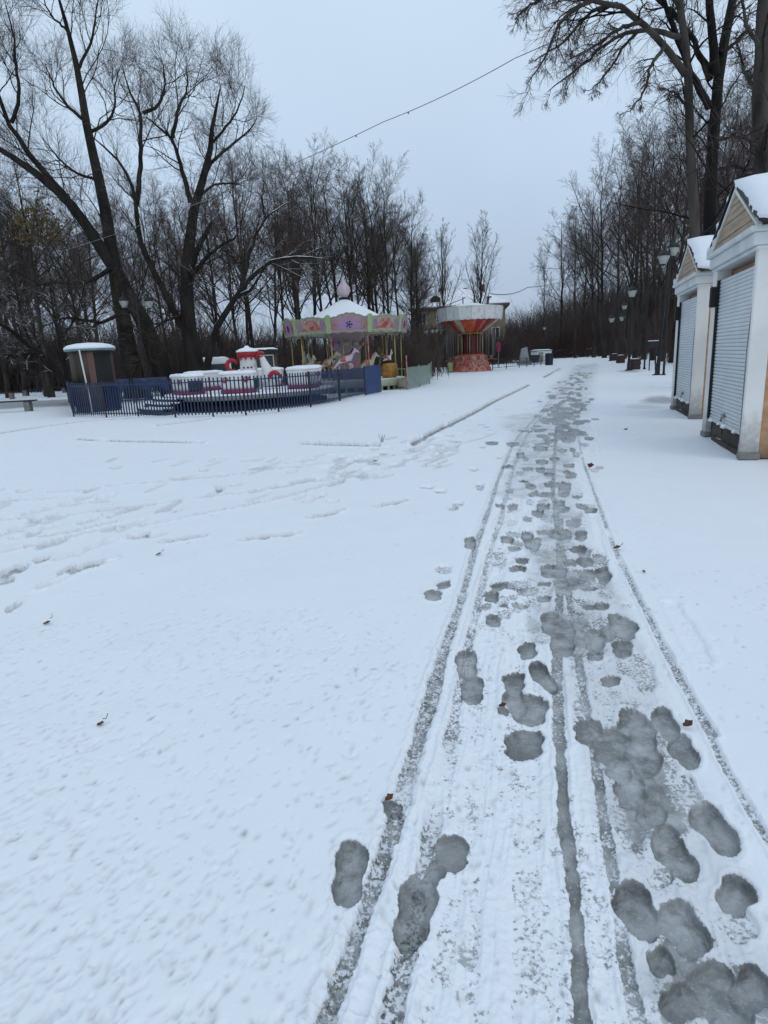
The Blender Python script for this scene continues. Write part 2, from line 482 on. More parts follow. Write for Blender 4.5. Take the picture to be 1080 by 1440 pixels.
def build_ground():
    rs = np.random.RandomState(3)
    # polar sheet, finest close to the path's start and reaching the horizon
    rr = [0.35]
    while rr[-1] < 230:
        r = rr[-1]
        d = (r * r + H * H) / H * .00105
        d = min(d, .040 + max(0, r - 18) * .012) if r < 45 else (r * .04)
        rr.append(r + max(d, .0025))
    rr = np.array([0.02, .15] + rr + [320, 480, 700, 1000])
    th = np.concatenate([np.linspace(-180, -46, 40)[:-1], np.linspace(-46, -36, 50)[:-1], np.linspace(-36, 38, 930)[:-1], np.linspace(38, 46, 40)[:-1], np.linspace(46, 180, 40)[:-1]])
    th = np.radians(th)
    nr, na = len(rr), len(th)
    R, T = np.meshgrid(rr, th, indexing='ij')
    X, Y = (R * np.sin(T)).ravel(), (R * np.cos(T)).ravel()
    Rf = R.ravel()
    hgt = (fbm(X * .35, Y * .35, 3) - .5) * .05 * np.clip(Rf / 3, .25, 1) + (fbm(X * 2.2, Y * 2.2, 3) - .5) * .014
    sl = np.zeros_like(X); mo = np.zeros_like(X); wet_shade = np.zeros_like(X); dep = np.zeros_like(X); rim = np.zeros_like(X); tone = np.ones_like(X)
    wob = lambda x, y, k: fbm(x * k + 31, y * k + 11, 3) - .5

    def near(x0, x1, y0, y1):
        return np.where((X > x0) & (X < x1) & (Y > y0) & (Y < y1))[0]

    def blob(c, A, B, s=1., m=0., depth=.022, soft=.14, ir=.30, dark=1., ww=0.):
        Mx = np.array([[A[0], B[0]], [A[1], B[1]]])
        A, B = np.array(A), np.array(B)
        ext = (abs(A[0]) + abs(B[0])) * 2.2 + .02, (abs(A[1]) + abs(B[1])) * 2.2 + .02
        i = near(c[0] - ext[0], c[0] + ext[0], c[1] - ext[1], c[1] + ext[1])
        if not len(i): return
        q = np.linalg.solve(Mx, np.stack([X[i] - c[0], Y[i] - c[1]]))
        sz = math.sqrt(abs(np.linalg.det(Mx)))
        k = .9 / sz
        # footprint: waisted outline, slightly wider toe
        qy = q[1]
        wx = 1.0 - .22 * np.exp(-((qy + .12) / .30) ** 2) + .07 * qy + 1e-3
        d = (np.abs(q[0] / wx) ** 2.3 + np.abs(qy) ** 2.3) ** (1 / 2.3) + ir * wob(X[i], Y[i], k) + .12 * wob(X[i], Y[i], k * 5) + .05 * wob(X[i], Y[i], k * 14)
        f = 1 - sstep(1 - soft, 1 + soft, d)
        if ww: wet_shade[i] = np.maximum(wet_shade[i], f * ww)
        tone[i] = tone[i] * (1 - f) + f * dark * (1.06 - .36 * sstep(.72, 1., d))  # tone of each print, wall shadow round its edge put into colour
        sl[i] = np.maximum(sl[i], f * s)
        mo[i] = np.maximum(mo[i], f * m)
        dep[i] = np.maximum(dep[i], (1 - sstep(.86, 1.04, d)) * depth)
        rim[i] = np.maximum(rim[i], np.exp(-((d - 1.18) / .14) ** 2) * depth * .16)

    def pblob(px, py, wx, hy, rot=0, grow=0, **k):
        """a print in the snow, its place and spread read off the photo and put on the ground"""
        c = ground(px, py)
        if grow: wx, hy = wx * grow, hy * grow
        a = math.radians(rot)
        dx, dy = (wx / 2 * math.cos(a), wx / 2 * math.sin(a)), (-hy / 2 * math.sin(a), hy / 2 * math.cos(a))
        A = (ground(px + dx[0], py + dx[1]) - ground(px - dx[0], py - dx[1])) / 2
        B = (ground(px - dy[0], py - dy[1]) - ground(px + dy[0], py + dy[1])) / 2
        if np.hypot(*A) > np.hypot(*B):
            A, B = B, A
        blob(c, A, B, **k)

    def line(pts, width, s=.6, m=.5, depth=.02, gaps=0., world=False, ridge=.4, step=0., ww=0.):
        P = np.array([p if world else ground(*p) for p in pts])
        # smooth resample
        seg = np.r_[0, np.cumsum(np.hypot(*np.diff(P, axis=0).T))]
        tt = np.linspace(0, seg[-1], max(3, int(seg[-1] / .25)))
        tt = np.minimum(tt, seg[-1])
        P = np.stack([np.interp(tt, seg, P[:, 0]), np.interp(tt, seg, P[:, 1])], 1)
        if len(P) > 6:
            for _ in range(3):
                P[1:-1] = (P[:-2] + 2 * P[1:-1] + P[2:]) / 4
        wm = width * 2.5 + .03
        run = 0.
        for a, b in zip(P[:-1], P[1:]):
            i = near(min(a[0], b[0]) - wm, max(a[0], b[0]) + wm, min(a[1], b[1]) - wm, max(a[1], b[1]) + wm)
            l = np.hypot(*(b - a))
            if len(i) and l > 1e-6:
                ux, uy = (b - a) / l
                t = np.clip(((X[i] - a[0]) * ux + (Y[i] - a[1]) * uy), 0, l)
                dx, dy = X[i] - a[0] - t * ux, Y[i] - a[1] - t * uy
                d = np.hypot(dx, dy) / (width / 2)
                side = np.sign((X[i] - a[0]) * -uy + (Y[i] - a[1]) * ux)
                d = d + .75 * wob(X[i], Y[i], 7) + .55 * wob(X[i], Y[i], 22) + .45 * wob(X[i], Y[i], 60)
                g = 1.0
                if gaps > 0:
                    g = sstep(gaps - .15, gaps + .15, fbm(X[i] * 2.1 + 9, Y[i] * 2.1, 2))
                f = (1 - sstep(.75, 1.15, d)) * g
                sl[i] = np.maximum(sl[i], f * s)
                if ww: wet_shade[i] = np.maximum(wet_shade[i], f * ww)
                mo[i] = np.maximum(mo[i], (1 - sstep(.8, 1.3, d)) * m * g)
                dep[i] = np.maximum(dep[i], (1 - sstep(.6, 1.1, d)) * depth * (.4 + .6 * g))
                rim[i] = np.maximum(rim[i], np.exp(-((d - 1.5) / .35) ** 2) * depth * ridge)
                if step:
                    rim[i] = np.maximum(rim[i], np.where(side * step > 0, np.exp(-((d - 1.6) / .8) ** 2) * abs(step), 0))
            run += l

    # --- churned middle of the beaten track, first as broken slush
    def band(pts, w0, s, m, depth):
        P = np.array([ground(*p[:2]) for p in pts])
        W = [p[2] if len(p) > 2 else w0 for p in pts]
        for (a, b, wa, wb) in zip(P[:-1], P[1:], W[:-1], W[1:]):
            wm = max(wa, wb) * 1.2
            i = near(min(a[0], b[0]) - wm, max(a[0], b[0]) + wm, min(a[1], b[1]) - wm, max(a[1], b[1]) + wm)
            if not len(i): continue
            l = np.hypot(*(b - a)); ux, uy = (b - a) / l
            t = np.clip((X[i] - a[0]) * ux + (Y[i] - a[1]) * uy, 0, l)
            d = np.hypot(X[i] - a[0] - t * ux, Y[i] - a[1] - t * uy) / ((wa + (wb - wa) * t / l) / 2)
            # clumps at the size of a boot
            cl = sstep(.40, .62, fbm(X[i] * 3.4 + 3, Y[i] * 3.4, 3))
            f = (1 - sstep(.45, 1.1, d + .5 * wob(X[i], Y[i], 3)))
            sl[i] = np.maximum(sl[i], f * (s * (.45 + .55 * cl)))
            mo[i] = np.maximum(mo[i], f * m)
            wet_shade[i] = np.maximum(wet_shade[i], f * (.22 + .30 * cl * sstep(.35, .6, fbm(X[i] * 9, Y[i] * 9, 3))))
            dep[i] = np.maximum(dep[i], f * depth * cl)
    band([(1020, 1470, .46), (965, 1250, .44), (905, 1090, .46), (862, 960, .50), (835, 880, .54), (812, 800, .50)], .4, .54, .34, .016)
    band([(1070, 1470, .40), (1000, 1350, .38), (955, 1240, .30), (915, 1130, .26), (885, 1040, .30), (862, 960, .30)], .4, .80, .30, .022)
    band([(760, 900, .16), (772, 830, .3), (778, 760, .45)], .4, .46, .4, .012)
    band([(812, 800, .42), (795, 740, .45), (785, 690, .5), (778, 650, .6), (782, 615, .85), (790, 585, 1.1)], .5, .46, .36, .014)
    band([(790, 585, 1.3), (797, 560, 1.9), (806, 538, 2.1)], 2, .42, .30, .012)
    band([(806, 538, 2.2), (820, 521, 2.4), (826, 512, 2.6)], 2, .42, .25, .012)
    band([(740, 690, .8), (752, 650, 1.0), (770, 610, 1.4), (760, 585, 2.2)], 1, .36, .34, .012)

    # --- rough combed surface over the whole trodden strip
    Pm = np.array([ground(*p) for p in ((775, 1470), (772, 1300), (768, 1100), (764, 950), (762, 850), (768, 760), (772, 690), (778, 640), (790, 585))])
    Wm = np.interp(Pm[:, 1], [1, 3, 6, 10, 16], [.62, .62, .70, .95, 1.6])
    for a, b, wa in zip(Pm[:-1], Pm[1:], Wm[:-1]):
        i = near(min(a[0], b[0]) - 1.5, max(a[0], b[0]) + 1.5, min(a[1], b[1]) - .3, max(a[1], b[1]) + .3)
        if not len(i): continue
        l = np.hypot(*(b - a)); ux, uy = (b - a) / l
        al = (X[i] - a[0]) * ux + (Y[i] - a[1]) * uy
        ac = (X[i] - a[0]) * uy - (Y[i] - a[1]) * ux
        ok = (al >= -.02) & (al <= l + .02)
        f = (1 - sstep(.55, 1.1, np.abs(ac) / wa)) * ok
        st = fbm(ac * 26 + 40 + .6 * wob(X[i], Y[i], 4), (al + a[1]) * 1.5, 3)
        sp_k = fbm(X[i] * 30, Y[i] * 22, 2)
        v = f * sstep(.44, .66, .62 * st + .38 * sp_k)
        sl[i] = np.maximum(sl[i], v * .42)
        mo[i] = np.maximum(mo[i], f * .44)
        dep[i] = np.maximum(dep[i], f * (.004 + .009 * sstep(.4, .7, st)))
    # --- wheel tracks of a pram and a sledge
    T1 = [(440, 1480), (464, 1422), (499, 1340), (524, 1271), (546, 1192), (570, 1105), (588, 1044), (612, 976), (624, 916), (636, 887), (654, 824), (669, 766), (684, 726), (687, 716), (701, 671), (721, 625), (732, 610), (752, 588), (775, 562), (800, 536), (815, 518)]
    T2 = [(540, 1460), (558, 1391), (573, 1340), (597, 1230), (612, 1129), (619, 1085), (636, 1024), (646, 976), (660, 892), (667, 877), (680, 803), (695, 757), (706, 722), (719, 665), (732, 629), (745, 605), (768, 575), (795, 545)]
    T3 = [(822, 1470), (819, 1419), (816, 1325), (803, 1214), (790, 1120), (788, 1048), (783, 1000), (783, 900), (788, 830), (787, 760), (777, 690), (780, 640), (783, 600), (791, 570)]
    T4 = [(902, 1450), (891, 1403), (879, 1340), (866, 1250), (856, 1183), (847, 1120), (835, 1060), (824, 990), (815, 950), (811, 895), (800, 850), (792, 785), (788, 729)]
    T5 = [(1100, 1215), (1069, 1158), (1030, 1102), (1002, 1035), (980, 1000), (958, 958), (935, 916), (919, 885), (908, 860), (893, 831), (875, 798), (860, 760), (847, 727), (844, 716), (831, 678), (819, 645), (813, 612), (811, 590)]
    line(T1[:9], .066, .56, .80, .026, gaps=.10, ww=.16)
    line(T1[8:], .054, .52, .78, .024, gaps=.14, ww=.10)
    line(T2[:7], .060, .50, .80, .024, gaps=.20, ww=.16)
    line(T2[6:], .050, .48, .78, .022, gaps=.22)
    line(T3[:6], .044, .70, .36, .022, gaps=.06)
    line(T3[5:], .056, .62, .50, .020, gaps=.12, ww=.14)
    line(T4[:4], .040, .60, .55, .020, gaps=.26, ww=.12)
    line(T4[3:], .044, .60, .55, .020, gaps=.16, ww=.14)
    line(T5[3:], .040, .52, .70, .018, gaps=.22)
    line(T5[:5], .034, .50, .66, .014, gaps=.30)
    line([(945, 850), (958, 872), (975, 900), (992, 930)], .085, .28, .42, .012, gaps=.3)
    line([(743, 812), (744, 850), (742, 885)], .030, .40, .6, .01, gaps=.3)
    line([(738, 900), (722, 1000), (712, 1085), (700, 1130)], .05, .20, .5, .006, gaps=.45)
    line([(770, 1440), (772, 1300), (762, 1150)], .03, .22, .5, .006, gaps=.45)

    # --- boot prints, near to far: px, py, across, along, turn
    S = dict(depth=.036, soft=.08, ir=.13)
    MT = dict(s=.50, m=.45, depth=.016, soft=.2)
    for p in ((492, 1224, 52, 98, 10), (634, 1197, 56, 52, 0), (584, 1277, 62, 104, 14), (608, 1228, 34, 50, 30)):
        pblob(*p, s=.93, m=.10, depth=.028, soft=.16, ir=.14, dark=.80)
    pblob(653, 1337, 46, 40, 20, **MT)
    pblob(552, 1133, 32, 26, 0, s=.75, m=.5, depth=.03)
    for p in ((1004, 1161, 50, 98, -42), (951, 1199, 50, 90, -40), (897, 1274, 64, 96, -30), (962, 1300, 64, 100, -40), (1034, 1255, 54, 64, -50),
              (1012, 1398, 84, 130, -36), (958, 1402, 66, 70, -30), (1058, 1385, 60, 76, -40), (930, 1345, 40, 50, -30),
              (656, 932, 36, 42, -6), (664, 968, 38, 42, 0), (742, 914, 30, 26, -20), (764, 950, 28, 56, -42), (723, 957, 37, 30, -10), (746, 996, 58, 46, 12), (724, 984, 36, 40, -30), (737, 1044, 66, 44, 0),
              (791, 893, 44, 60, 0), (836, 897, 36, 34, 0), (875, 910, 34, 24, 0), (877, 883, 46, 30, 20), (837, 920, 28, 16, 0), (859, 956, 32, 17, 0),
              (888, 1014, 50, 40, 20), (827, 1028, 46, 40, 0), (861, 1046, 66, 58, 0), (906, 1058, 55, 62, -30), (936, 1016, 34, 56, -34), (962, 1056, 38, 58, -38),
              (888, 1108, 54, 50, -20), (916, 1138, 48, 46, -40), (936, 1170, 40, 40, -40), (870, 1075, 50, 40, 0), (905, 1030, 46, 40, 0),
              (609, 838, 29, 17, 0), (624, 823, 24, 13, -20), (661, 763, 19, 19, 0), (713, 759, 22, 11, 5), (723, 770, 20, 7, 5), (741, 754, 20, 16, 20), (748, 765, 24, 14, 10), (734, 787, 22, 11, 0), (728, 798, 27, 10, 0),
              (702, 823, 30, 14, -14), (691, 838, 26, 18, -10), (708, 851, 15, 8, 0), (694, 872, 27, 18, 10), (772, 801, 28, 20, 0), (765, 840, 24, 12, 0), (776, 874, 36, 34, 0), (765, 820, 22, 9, 0),
              (767, 748, 30, 10, 0), (787, 751, 24, 11, 0), (817, 752, 20, 18, 0), (813, 772, 26, 12, 0), (823, 789, 27, 15, 5), (783, 802, 36, 18, 0), (790, 818, 27, 10, 0), (826, 805, 28, 13, 0), (848, 807, 26, 27, -36), (828, 827, 24, 8, 0), (838, 853, 40, 14, 0), (872, 878, 48, 26, 24),
              (714, 655, 18, 6, -4), (732, 639, 12, 9, -10), (760, 630, 25, 8, 0), (762, 648, 20, 7, 0), (780, 644, 16, 7, 0), (742, 658, 18, 7, 0), (760, 659, 15, 9, 0), (800, 653, 18, 7, 0), (797, 662, 12, 5, 0), (736, 675, 18, 4, 0), (746, 682, 16, 9, 10), (750, 693, 17, 9, -20), (776, 680, 25, 9, 0), (793, 682, 22, 11, 0), (764, 711, 22, 11, 0), (756, 720, 20, 10, 0), (721, 712, 18, 9, -10), (703, 710, 16, 8, 0), (818, 711, 20, 9, 14), (831, 718, 22, 9, 0), (787, 706, 18, 8, 0), (772, 665, 16, 7, 0), (770, 693, 22, 8, 0), (812, 697, 16, 6, 0), (790, 633, 15, 6, 0), (775, 620, 20, 6, 0), (795, 618, 14, 5, 0)):
        pblob(*p, s=rs.uniform(.80, .98), m=rs.uniform(.04, .25), grow=.97, dark=rs.uniform(.74, 1.08), **S)
    for p in ((929, 1227, 42, 40, -30), (1042, 1300, 46, 56, -40), (905, 950, 40, 54, -20), (885, 930, 50, 40, 0), (918, 1125, 40, 50, -30), (940, 1095, 36, 60, -30), (880, 852, 20, 8, 0), (852, 835, 30, 14, 0), (834, 880, 60, 40, 0), (623, 801, 28, 13, 0), (970, 1110, 26, 60, -30), (815, 1000, 24, 40, 0)):
        pblob(*p, **MT)
    pblob(708, 998, 20, 12, 10, s=1, m=.3, depth=.03)
    # faint dry prints left of the track
    for p in ((678, 629, 10, 5), (702, 643, 11, 5), (666, 660, 15, 6), (675, 683, 14, 11), (643, 708, 20, 8), (637, 714, 18, 9), (600, 684, 24, 5), (620, 690, 22, 6)):
        pblob(*p, s=.52, m=.2, depth=.03, soft=.2)
    for p in ((747, 565, 10, 4), (690, 560, 10, 3), (700, 575, 8, 3), (660, 590, 10, 3), (640, 577, 9, 3), (622, 582, 10, 3), (720, 585, 10, 4), (880, 562, 9, 2.5), (868, 552, 8, 2)):
        pblob(*p, s=.42, m=.4, depth=.02)
    # further prints up the track, placed at a walker's pace
    for k in range(165):
        t = rs.rand() ** .8
        yy = 628 - t * 104
        cx = np.interp(yy, [520, 538, 560, 585, 628], [820, 806, 797, 789, 778]) 
        hw = np.interp(yy, [520, 538, 585, 628], [14, 20, 40, 55])
        sc = (yy - 490) / 130.
        pblob(cx + rs.normal() * hw * .55, yy, 19 * sc * rs.uniform(.7, 1.3), 5.2 * sc * rs.uniform(.7, 1.3), rs.uniform(-8, 8), s=.9, m=.2, depth=.02, dark=rs.uniform(.6, 1.05), ir=.15)
    for k in range(64):                                  # the closer, denser trodden middle
        t = rs.rand()
        yy = 612 + t * 290
        cx = np.interp(yy, [612, 690, 760, 830, 902], [782, 784, 790, 806, 826])
        hw = np.interp(yy, [612, 690, 760, 902], [40, 36, 40, 48])
        sc = (yy - 490) / 130.
        pblob(cx + rs.normal() * hw * .62, yy, 15.5 * sc * rs.uniform(.55, 1.2), 6.6 * sc * rs.uniform(.5, 1.2), rs.uniform(-16, 16), s=rs.uniform(.42, .72), m=rs.uniform(.2, .55), depth=.022, soft=.14, dark=rs.uniform(.8, 1.1), ir=.16)
    for k in range(60):                                   # scuffs between the wheel tracks
        yy = rs.uniform(620, 900)
        cx = np.interp(yy, [620, 760, 900], [745, 728, 712])
        sc = (yy - 490) / 130.
        pblob(cx + rs.normal() * 12 * sc ** .5, yy, 13 * sc * rs.uniform(.5, 1.1), 5.5 * sc * rs.uniform(.5, 1.1), rs.uniform(-16, 16), s=rs.uniform(.34, .62), m=.4, depth=.016, soft=.2, ir=.2)
    for k in range(90):                                   # the looser trail branching off to the left
        t = rs.rand()
        px_, py_ = 790 - t * 330 + rs.normal() * 14, 575 + t * 90 + rs.normal() * 9
        sc = (py_ - 490) / 130.
        pblob(px_, py_, 18 * sc * rs.uniform(.6, 1.2), 4.5 * sc, rs.uniform(-10, 4), s=rs.uniform(.2, .5), m=.3, depth=.022, soft=.2)

    # --- shallow trails across the white field: thin grey snow, hollow shading painted in
    FT = dict(s=.46, m=.24, depth=.034, ridge=.5, ww=.36)
    for pl in ([(0, 779), (70, 764), (130, 748), (171, 740)], [(60, 828), (110, 805), (162, 788)], [(194, 741), (270, 727), (343, 712), (407, 698), (486, 673), (600, 641), (700, 610)],
               [(46, 731), (110, 722), (190, 712), (250, 704)], [(231, 764), (287, 755)], [(435, 728), (481, 717)], [(345, 760), (380, 754), (417, 749)], [(69, 692), (130, 689)],
               [(153, 683), (278, 674), (417, 655), (500, 650), (640, 628)], [(0, 706), (70, 701)], [(160, 735), (90, 751)], [(280, 700), (360, 690), (440, 672)], [(0, 731), (60, 727)], [(530, 712), (570, 704)]):
        line(pl, .07, gaps=.30, **FT)
    for p in ((20, 803, 48, 12, -20), (8, 818, 30, 9, -20), (60, 788, 28, 8, -18), (120, 797, 60, 10, -18), (95, 802, 30, 8, -30), (365, 756, 34, 7, -8), (395, 752, 40, 6, -6), (460, 722, 40, 6, -12), (255, 757, 50, 5, -8), (550, 707, 30, 6, -10), (308, 688, 12, 7, 0), (245, 718, 10, 5, -20), (205, 752, 14, 5, -20), (20, 855, 26, 8, -30)):
        pblob(*p, s=.56, m=.36, depth=.034, soft=.25, ww=.34)
    pblob(12, 818, 22, 8, -20, s=.55, m=.6, depth=.02)

    for k in range(120):
        t = rs.rand()
        px_ = rs.uniform(-20, 640)
        py_ = np.interp(px_, [-20, 300, 640], [745, 694, 632]) + rs.normal() * np.interp(px_, [0, 640], [38, 16])
        sc = (py_ - 500) / 150.
        pblob(px_, py_, rs.uniform(14, 34) * sc, rs.uniform(2.5, 5) * sc, rs.uniform(-24, -2), s=rs.uniform(.22, .50), m=.25, depth=.03, soft=.25, ww=rs.uniform(.06, .34))
    # --- buried kerbs of the lawns: a step, its open edge and shadow line painted dark
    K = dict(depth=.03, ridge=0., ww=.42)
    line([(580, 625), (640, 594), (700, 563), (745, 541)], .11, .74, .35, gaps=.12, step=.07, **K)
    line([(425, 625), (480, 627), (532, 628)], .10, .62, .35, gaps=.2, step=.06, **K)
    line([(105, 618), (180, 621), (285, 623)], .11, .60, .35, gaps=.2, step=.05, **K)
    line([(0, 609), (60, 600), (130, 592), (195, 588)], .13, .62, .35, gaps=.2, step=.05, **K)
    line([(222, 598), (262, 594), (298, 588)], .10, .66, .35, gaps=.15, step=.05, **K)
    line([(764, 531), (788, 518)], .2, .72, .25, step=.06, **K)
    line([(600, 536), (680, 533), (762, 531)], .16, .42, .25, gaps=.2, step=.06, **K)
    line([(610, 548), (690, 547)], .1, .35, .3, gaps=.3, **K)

    # --- thawed patches: beside the far kiosk, the wet road behind the bench, bare earth at tree feet
    def patch(px, py, wx, hy, rot, s, m, ww):
        c = ground(px, py)
        a = math.radians(rot)
        A = (ground(px + wx / 2 * math.cos(a), py + wx / 2 * math.sin(a)) - ground(px - wx / 2 * math.cos(a), py - wx / 2 * math.sin(a))) / 2
        B = (ground(px, py - hy / 2) - ground(px, py + hy / 2)) / 2
        q = np.linalg.solve(np.array([[A[0], B[0]], [A[1], B[1]]]), np.stack([X - c[0], Y - c[1]]))
        d = np.hypot(*q) + .7 * wob(X, Y, 1.3) + .3 * wob(X, Y, 5)
        f = 1 - sstep(.6, 1.2, d)
        np.maximum(sl, f * s, out=sl); np.maximum(mo, f * m, out=mo); np.maximum(wet_shade, f * ww, out=wet_shade)
    patch(930, 562, 62, 13, 0, .5, .25, .62)
    patch(903, 572, 70, 8, 0, .3, .3, .22)
    patch(886, 522, 36, 3, 0, .4, .3, .5)
    road = (1 - sstep(.7, 1.1, np.abs((Y - (35.5 + .22 * (X + 16))) / 5.0) + .3 * wob(X, Y, .5))) * (X < -11.5)
    np.maximum(wet_shade, road * .72, out=wet_shade)
    np.maximum(mo, road * .2, out=mo)
    wood = sstep(48, 60, Y + 9 * wob(X, Y, .12)) * sstep(2, -14, X + 8 * wob(X, Y, .1))
    np.maximum(sl, wood * .30, out=sl); np.maximum(mo, wood * .35, out=mo)
    farv = sstep(100, 118, Y + 10 * wob(X, Y, .1)) * (X > 2)
    np.maximum(sl, farv * .40, out=sl); np.maximum(mo, farv * .3, out=mo)
    rightw = sstep(2.2, 5.0, (X - 6.2) * math.cos(.33) - (Y - 12.5) * math.sin(.33) + 2.5 * wob(X, Y, .3)) * sstep(30, 44, Y)
    np.maximum(sl, rightw * .34, out=sl); np.maximum(mo, rightw * .4, out=mo)

    # --- thaw pits and drip marks in the near snow
    for k in range(5200):
        if k < 3400:
            y0 = 1.0 + 2.6 * rs.rand() ** 1.5
            x0 = rs.uniform(-.70 * y0 - .25, .1 * y0 - .25)
            if vnoise(np.array([x0 * 1.4 + 5]), np.array([y0 * 1.4]))[0] < rs.rand() * .8: continue
        elif k < 4400:
            y0 = 1.0 + 3 * rs.rand() ** 1.3
            x0 = rs.uniform(-.2, .95 * y0)
        else:
            y0 = 2.5 + 9 * rs.rand() ** 1.3
            x0 = rs.uniform(-.62 * y0, .5 * y0)
        r0 = rs.uniform(.004, .011)
        st = rs.uniform(1, 2.6)
        a = rs.normal(.35, .4)
        e = r0 * st * 2.2
        i = near(x0 - e, x0 + e, y0 - e, y0 + e)
        if not len(i): continue
        dx, dy = X[i] - x0, Y[i] - y0
        u, v = dx * math.cos(a) - dy * math.sin(a), dx * math.sin(a) + dy * math.cos(a)
        f = np.exp(-((u / r0) ** 2 + (v / (r0 * st)) ** 2))
        hgt[i] -= f * r0 * rs.uniform(.35, .8)
        wet_shade[i] = np.maximum(wet_shade[i], f * rs.uniform(.03, .26 if rs.rand() < .9 else .6))

    hgt += -dep + rim * (1 - np.clip(sl * 1.3, 0, 1))
    hgt += sl * (fbm(X * 45, Y * 45, 2) - .5) * .004 + mo * (fbm(X * 60, Y * 60, 2) - .5) * .014 * (Rf < 14)
    hgt *= (1 - sstep(60, 120, Rf))
    V = np.stack([X, Y, hgt], 1)
    i, j = np.meshgrid(np.arange(nr - 1), np.arange(na), indexing='ij')
    j2 = (j + 1) % na
    Fq = np.stack([i * na + j, i * na + j2, (i + 1) * na + j2, (i + 1) * na + j], -1).reshape(-1, 4)[:, ::-1]
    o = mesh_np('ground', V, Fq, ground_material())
    for nm, arr in (('slush', sl), ('mottle', mo), ('wet_shade', wet_shade), ('tone', tone)):
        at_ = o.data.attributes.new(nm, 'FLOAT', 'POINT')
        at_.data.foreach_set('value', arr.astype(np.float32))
    tag(o, kind='structure')
    return o
build_ground()

# ------------------------------------------------------------------ TREES
def resample(pts, n):
    P = np.array(pts, float)
    s = np.r_[0, np.cumsum(np.linalg.norm(np.diff(P, axis=0), axis=1))]
    t = np.linspace(0, s[-1], n)
    Q = np.stack([np.interp(t, s, P[:, k]) for k in range(P.shape[1])], 1)
    for _ in range(2):
        Q[1:-1] = (Q[:-2] + 2 * Q[1:-1] + Q[2:]) / 4
    return Q

def tubes(P, R, sides):
    """P[N,n,3], R[N,n] -> vertices and quads"""
    N, n, _ = P.shape
    T = np.gradient(P, axis=1)
    T /= np.linalg.norm(T, axis=2, keepdims=True) + 1e-9
    mean = T.mean(1)
    ref = np.eye(3)[np.abs(mean).argmin(1)][:, None, :]
    U = np.cross(T, ref)
    U /= np.linalg.norm(U, axis=2, keepdims=True) + 1e-9
    W = np.cross(T, U)
    a = np.arange(sides) * 2 * np.pi / sides
    V = P[:, :, None, :] + R[:, :, None, None] * (U[:, :, None, :] * np.cos(a)[None, None, :, None] + W[:, :, None, :] * np.sin(a)[None, None, :, None])
    b = (np.arange(N) * n * sides)[:, None, None]
    i = (np.arange(n - 1) * sides)[None, :, None]
    k = np.arange(sides)[None, None, :]
    k2 = (k + 1) % sides
    Fq = np.stack([b + i + k, b + i + k2, b + i + sides + k2, b + i + sides + k], -1).reshape(-1, 4)
    return V.reshape(-1, 3), Fq

def children(rs, P, R, m, t0, t1, lenf, ang, npts, wig, up, rr=.6, rmin=.004, rmax=9., tip=.35, taper=.55, droop=0., lmin=0.):
    N, n, _ = P.shape
    idx = np.repeat(np.arange(N), m)
    K = N * m
    t = np.tile((np.arange(m) + .5) / m, N) + rs.uniform(-.5, .5, K) / m
    tt = t0 + (t1 - t0) * t
    f = np.clip(tt * (n - 1), 0, n - 1.001)
    i = f.astype(int)
    fr = (f - i)[:, None]
    base = P[idx, i] * (1 - fr) + P[idx, i + 1] * fr
    rad = R[idx, i] * (1 - fr[:, 0]) + R[idx, i + 1] * fr[:, 0]
    T = P[idx, i + 1] - P[idx, i]
    T /= np.linalg.norm(T, axis=1, keepdims=True) + 1e-9
    pl = np.linalg.norm(np.diff(P, axis=1), axis=2).sum(1)[idx]
    rnd = rs.normal(size=(K, 3))
    pe = rnd - (rnd * T).sum(1, keepdims=True) * T
    pe /= np.linalg.norm(pe, axis=1, keepdims=True) + 1e-9
    a = np.radians(rs.normal(ang, ang * .25, K))[:, None]
    D = T * np.cos(a) + pe * np.sin(a)
    L = np.maximum(pl * lenf, lmin) * (1 - taper * t) * rs.uniform(.6, 1.35, K)
    Q = np.zeros((K, npts, 3))
    Q[:, 0] = base
    st = (L / (npts - 1))[:, None]
    for k in range(1, npts):
        D = D + rs.normal(size=(K, 3)) * wig + np.array([0, 0, up - droop * k / npts])
        D /= np.linalg.norm(D, axis=1, keepdims=True)
        Q[:, k] = Q[:, k - 1] + D * st
    r0 = np.clip(rad * rr, rmin, rmax)
    RR = r0[:, None] * np.linspace(1, tip, npts)[None, :]
    return Q, np.maximum(RR, rmin * .55)

def join(parts):
    Vs, Fs, b = [], [], 0
    for V, Fq in parts:
        Vs.append(V); Fs.append(Fq + b); b += len(V)
    return np.concatenate(Vs), np.concatenate(Fs)

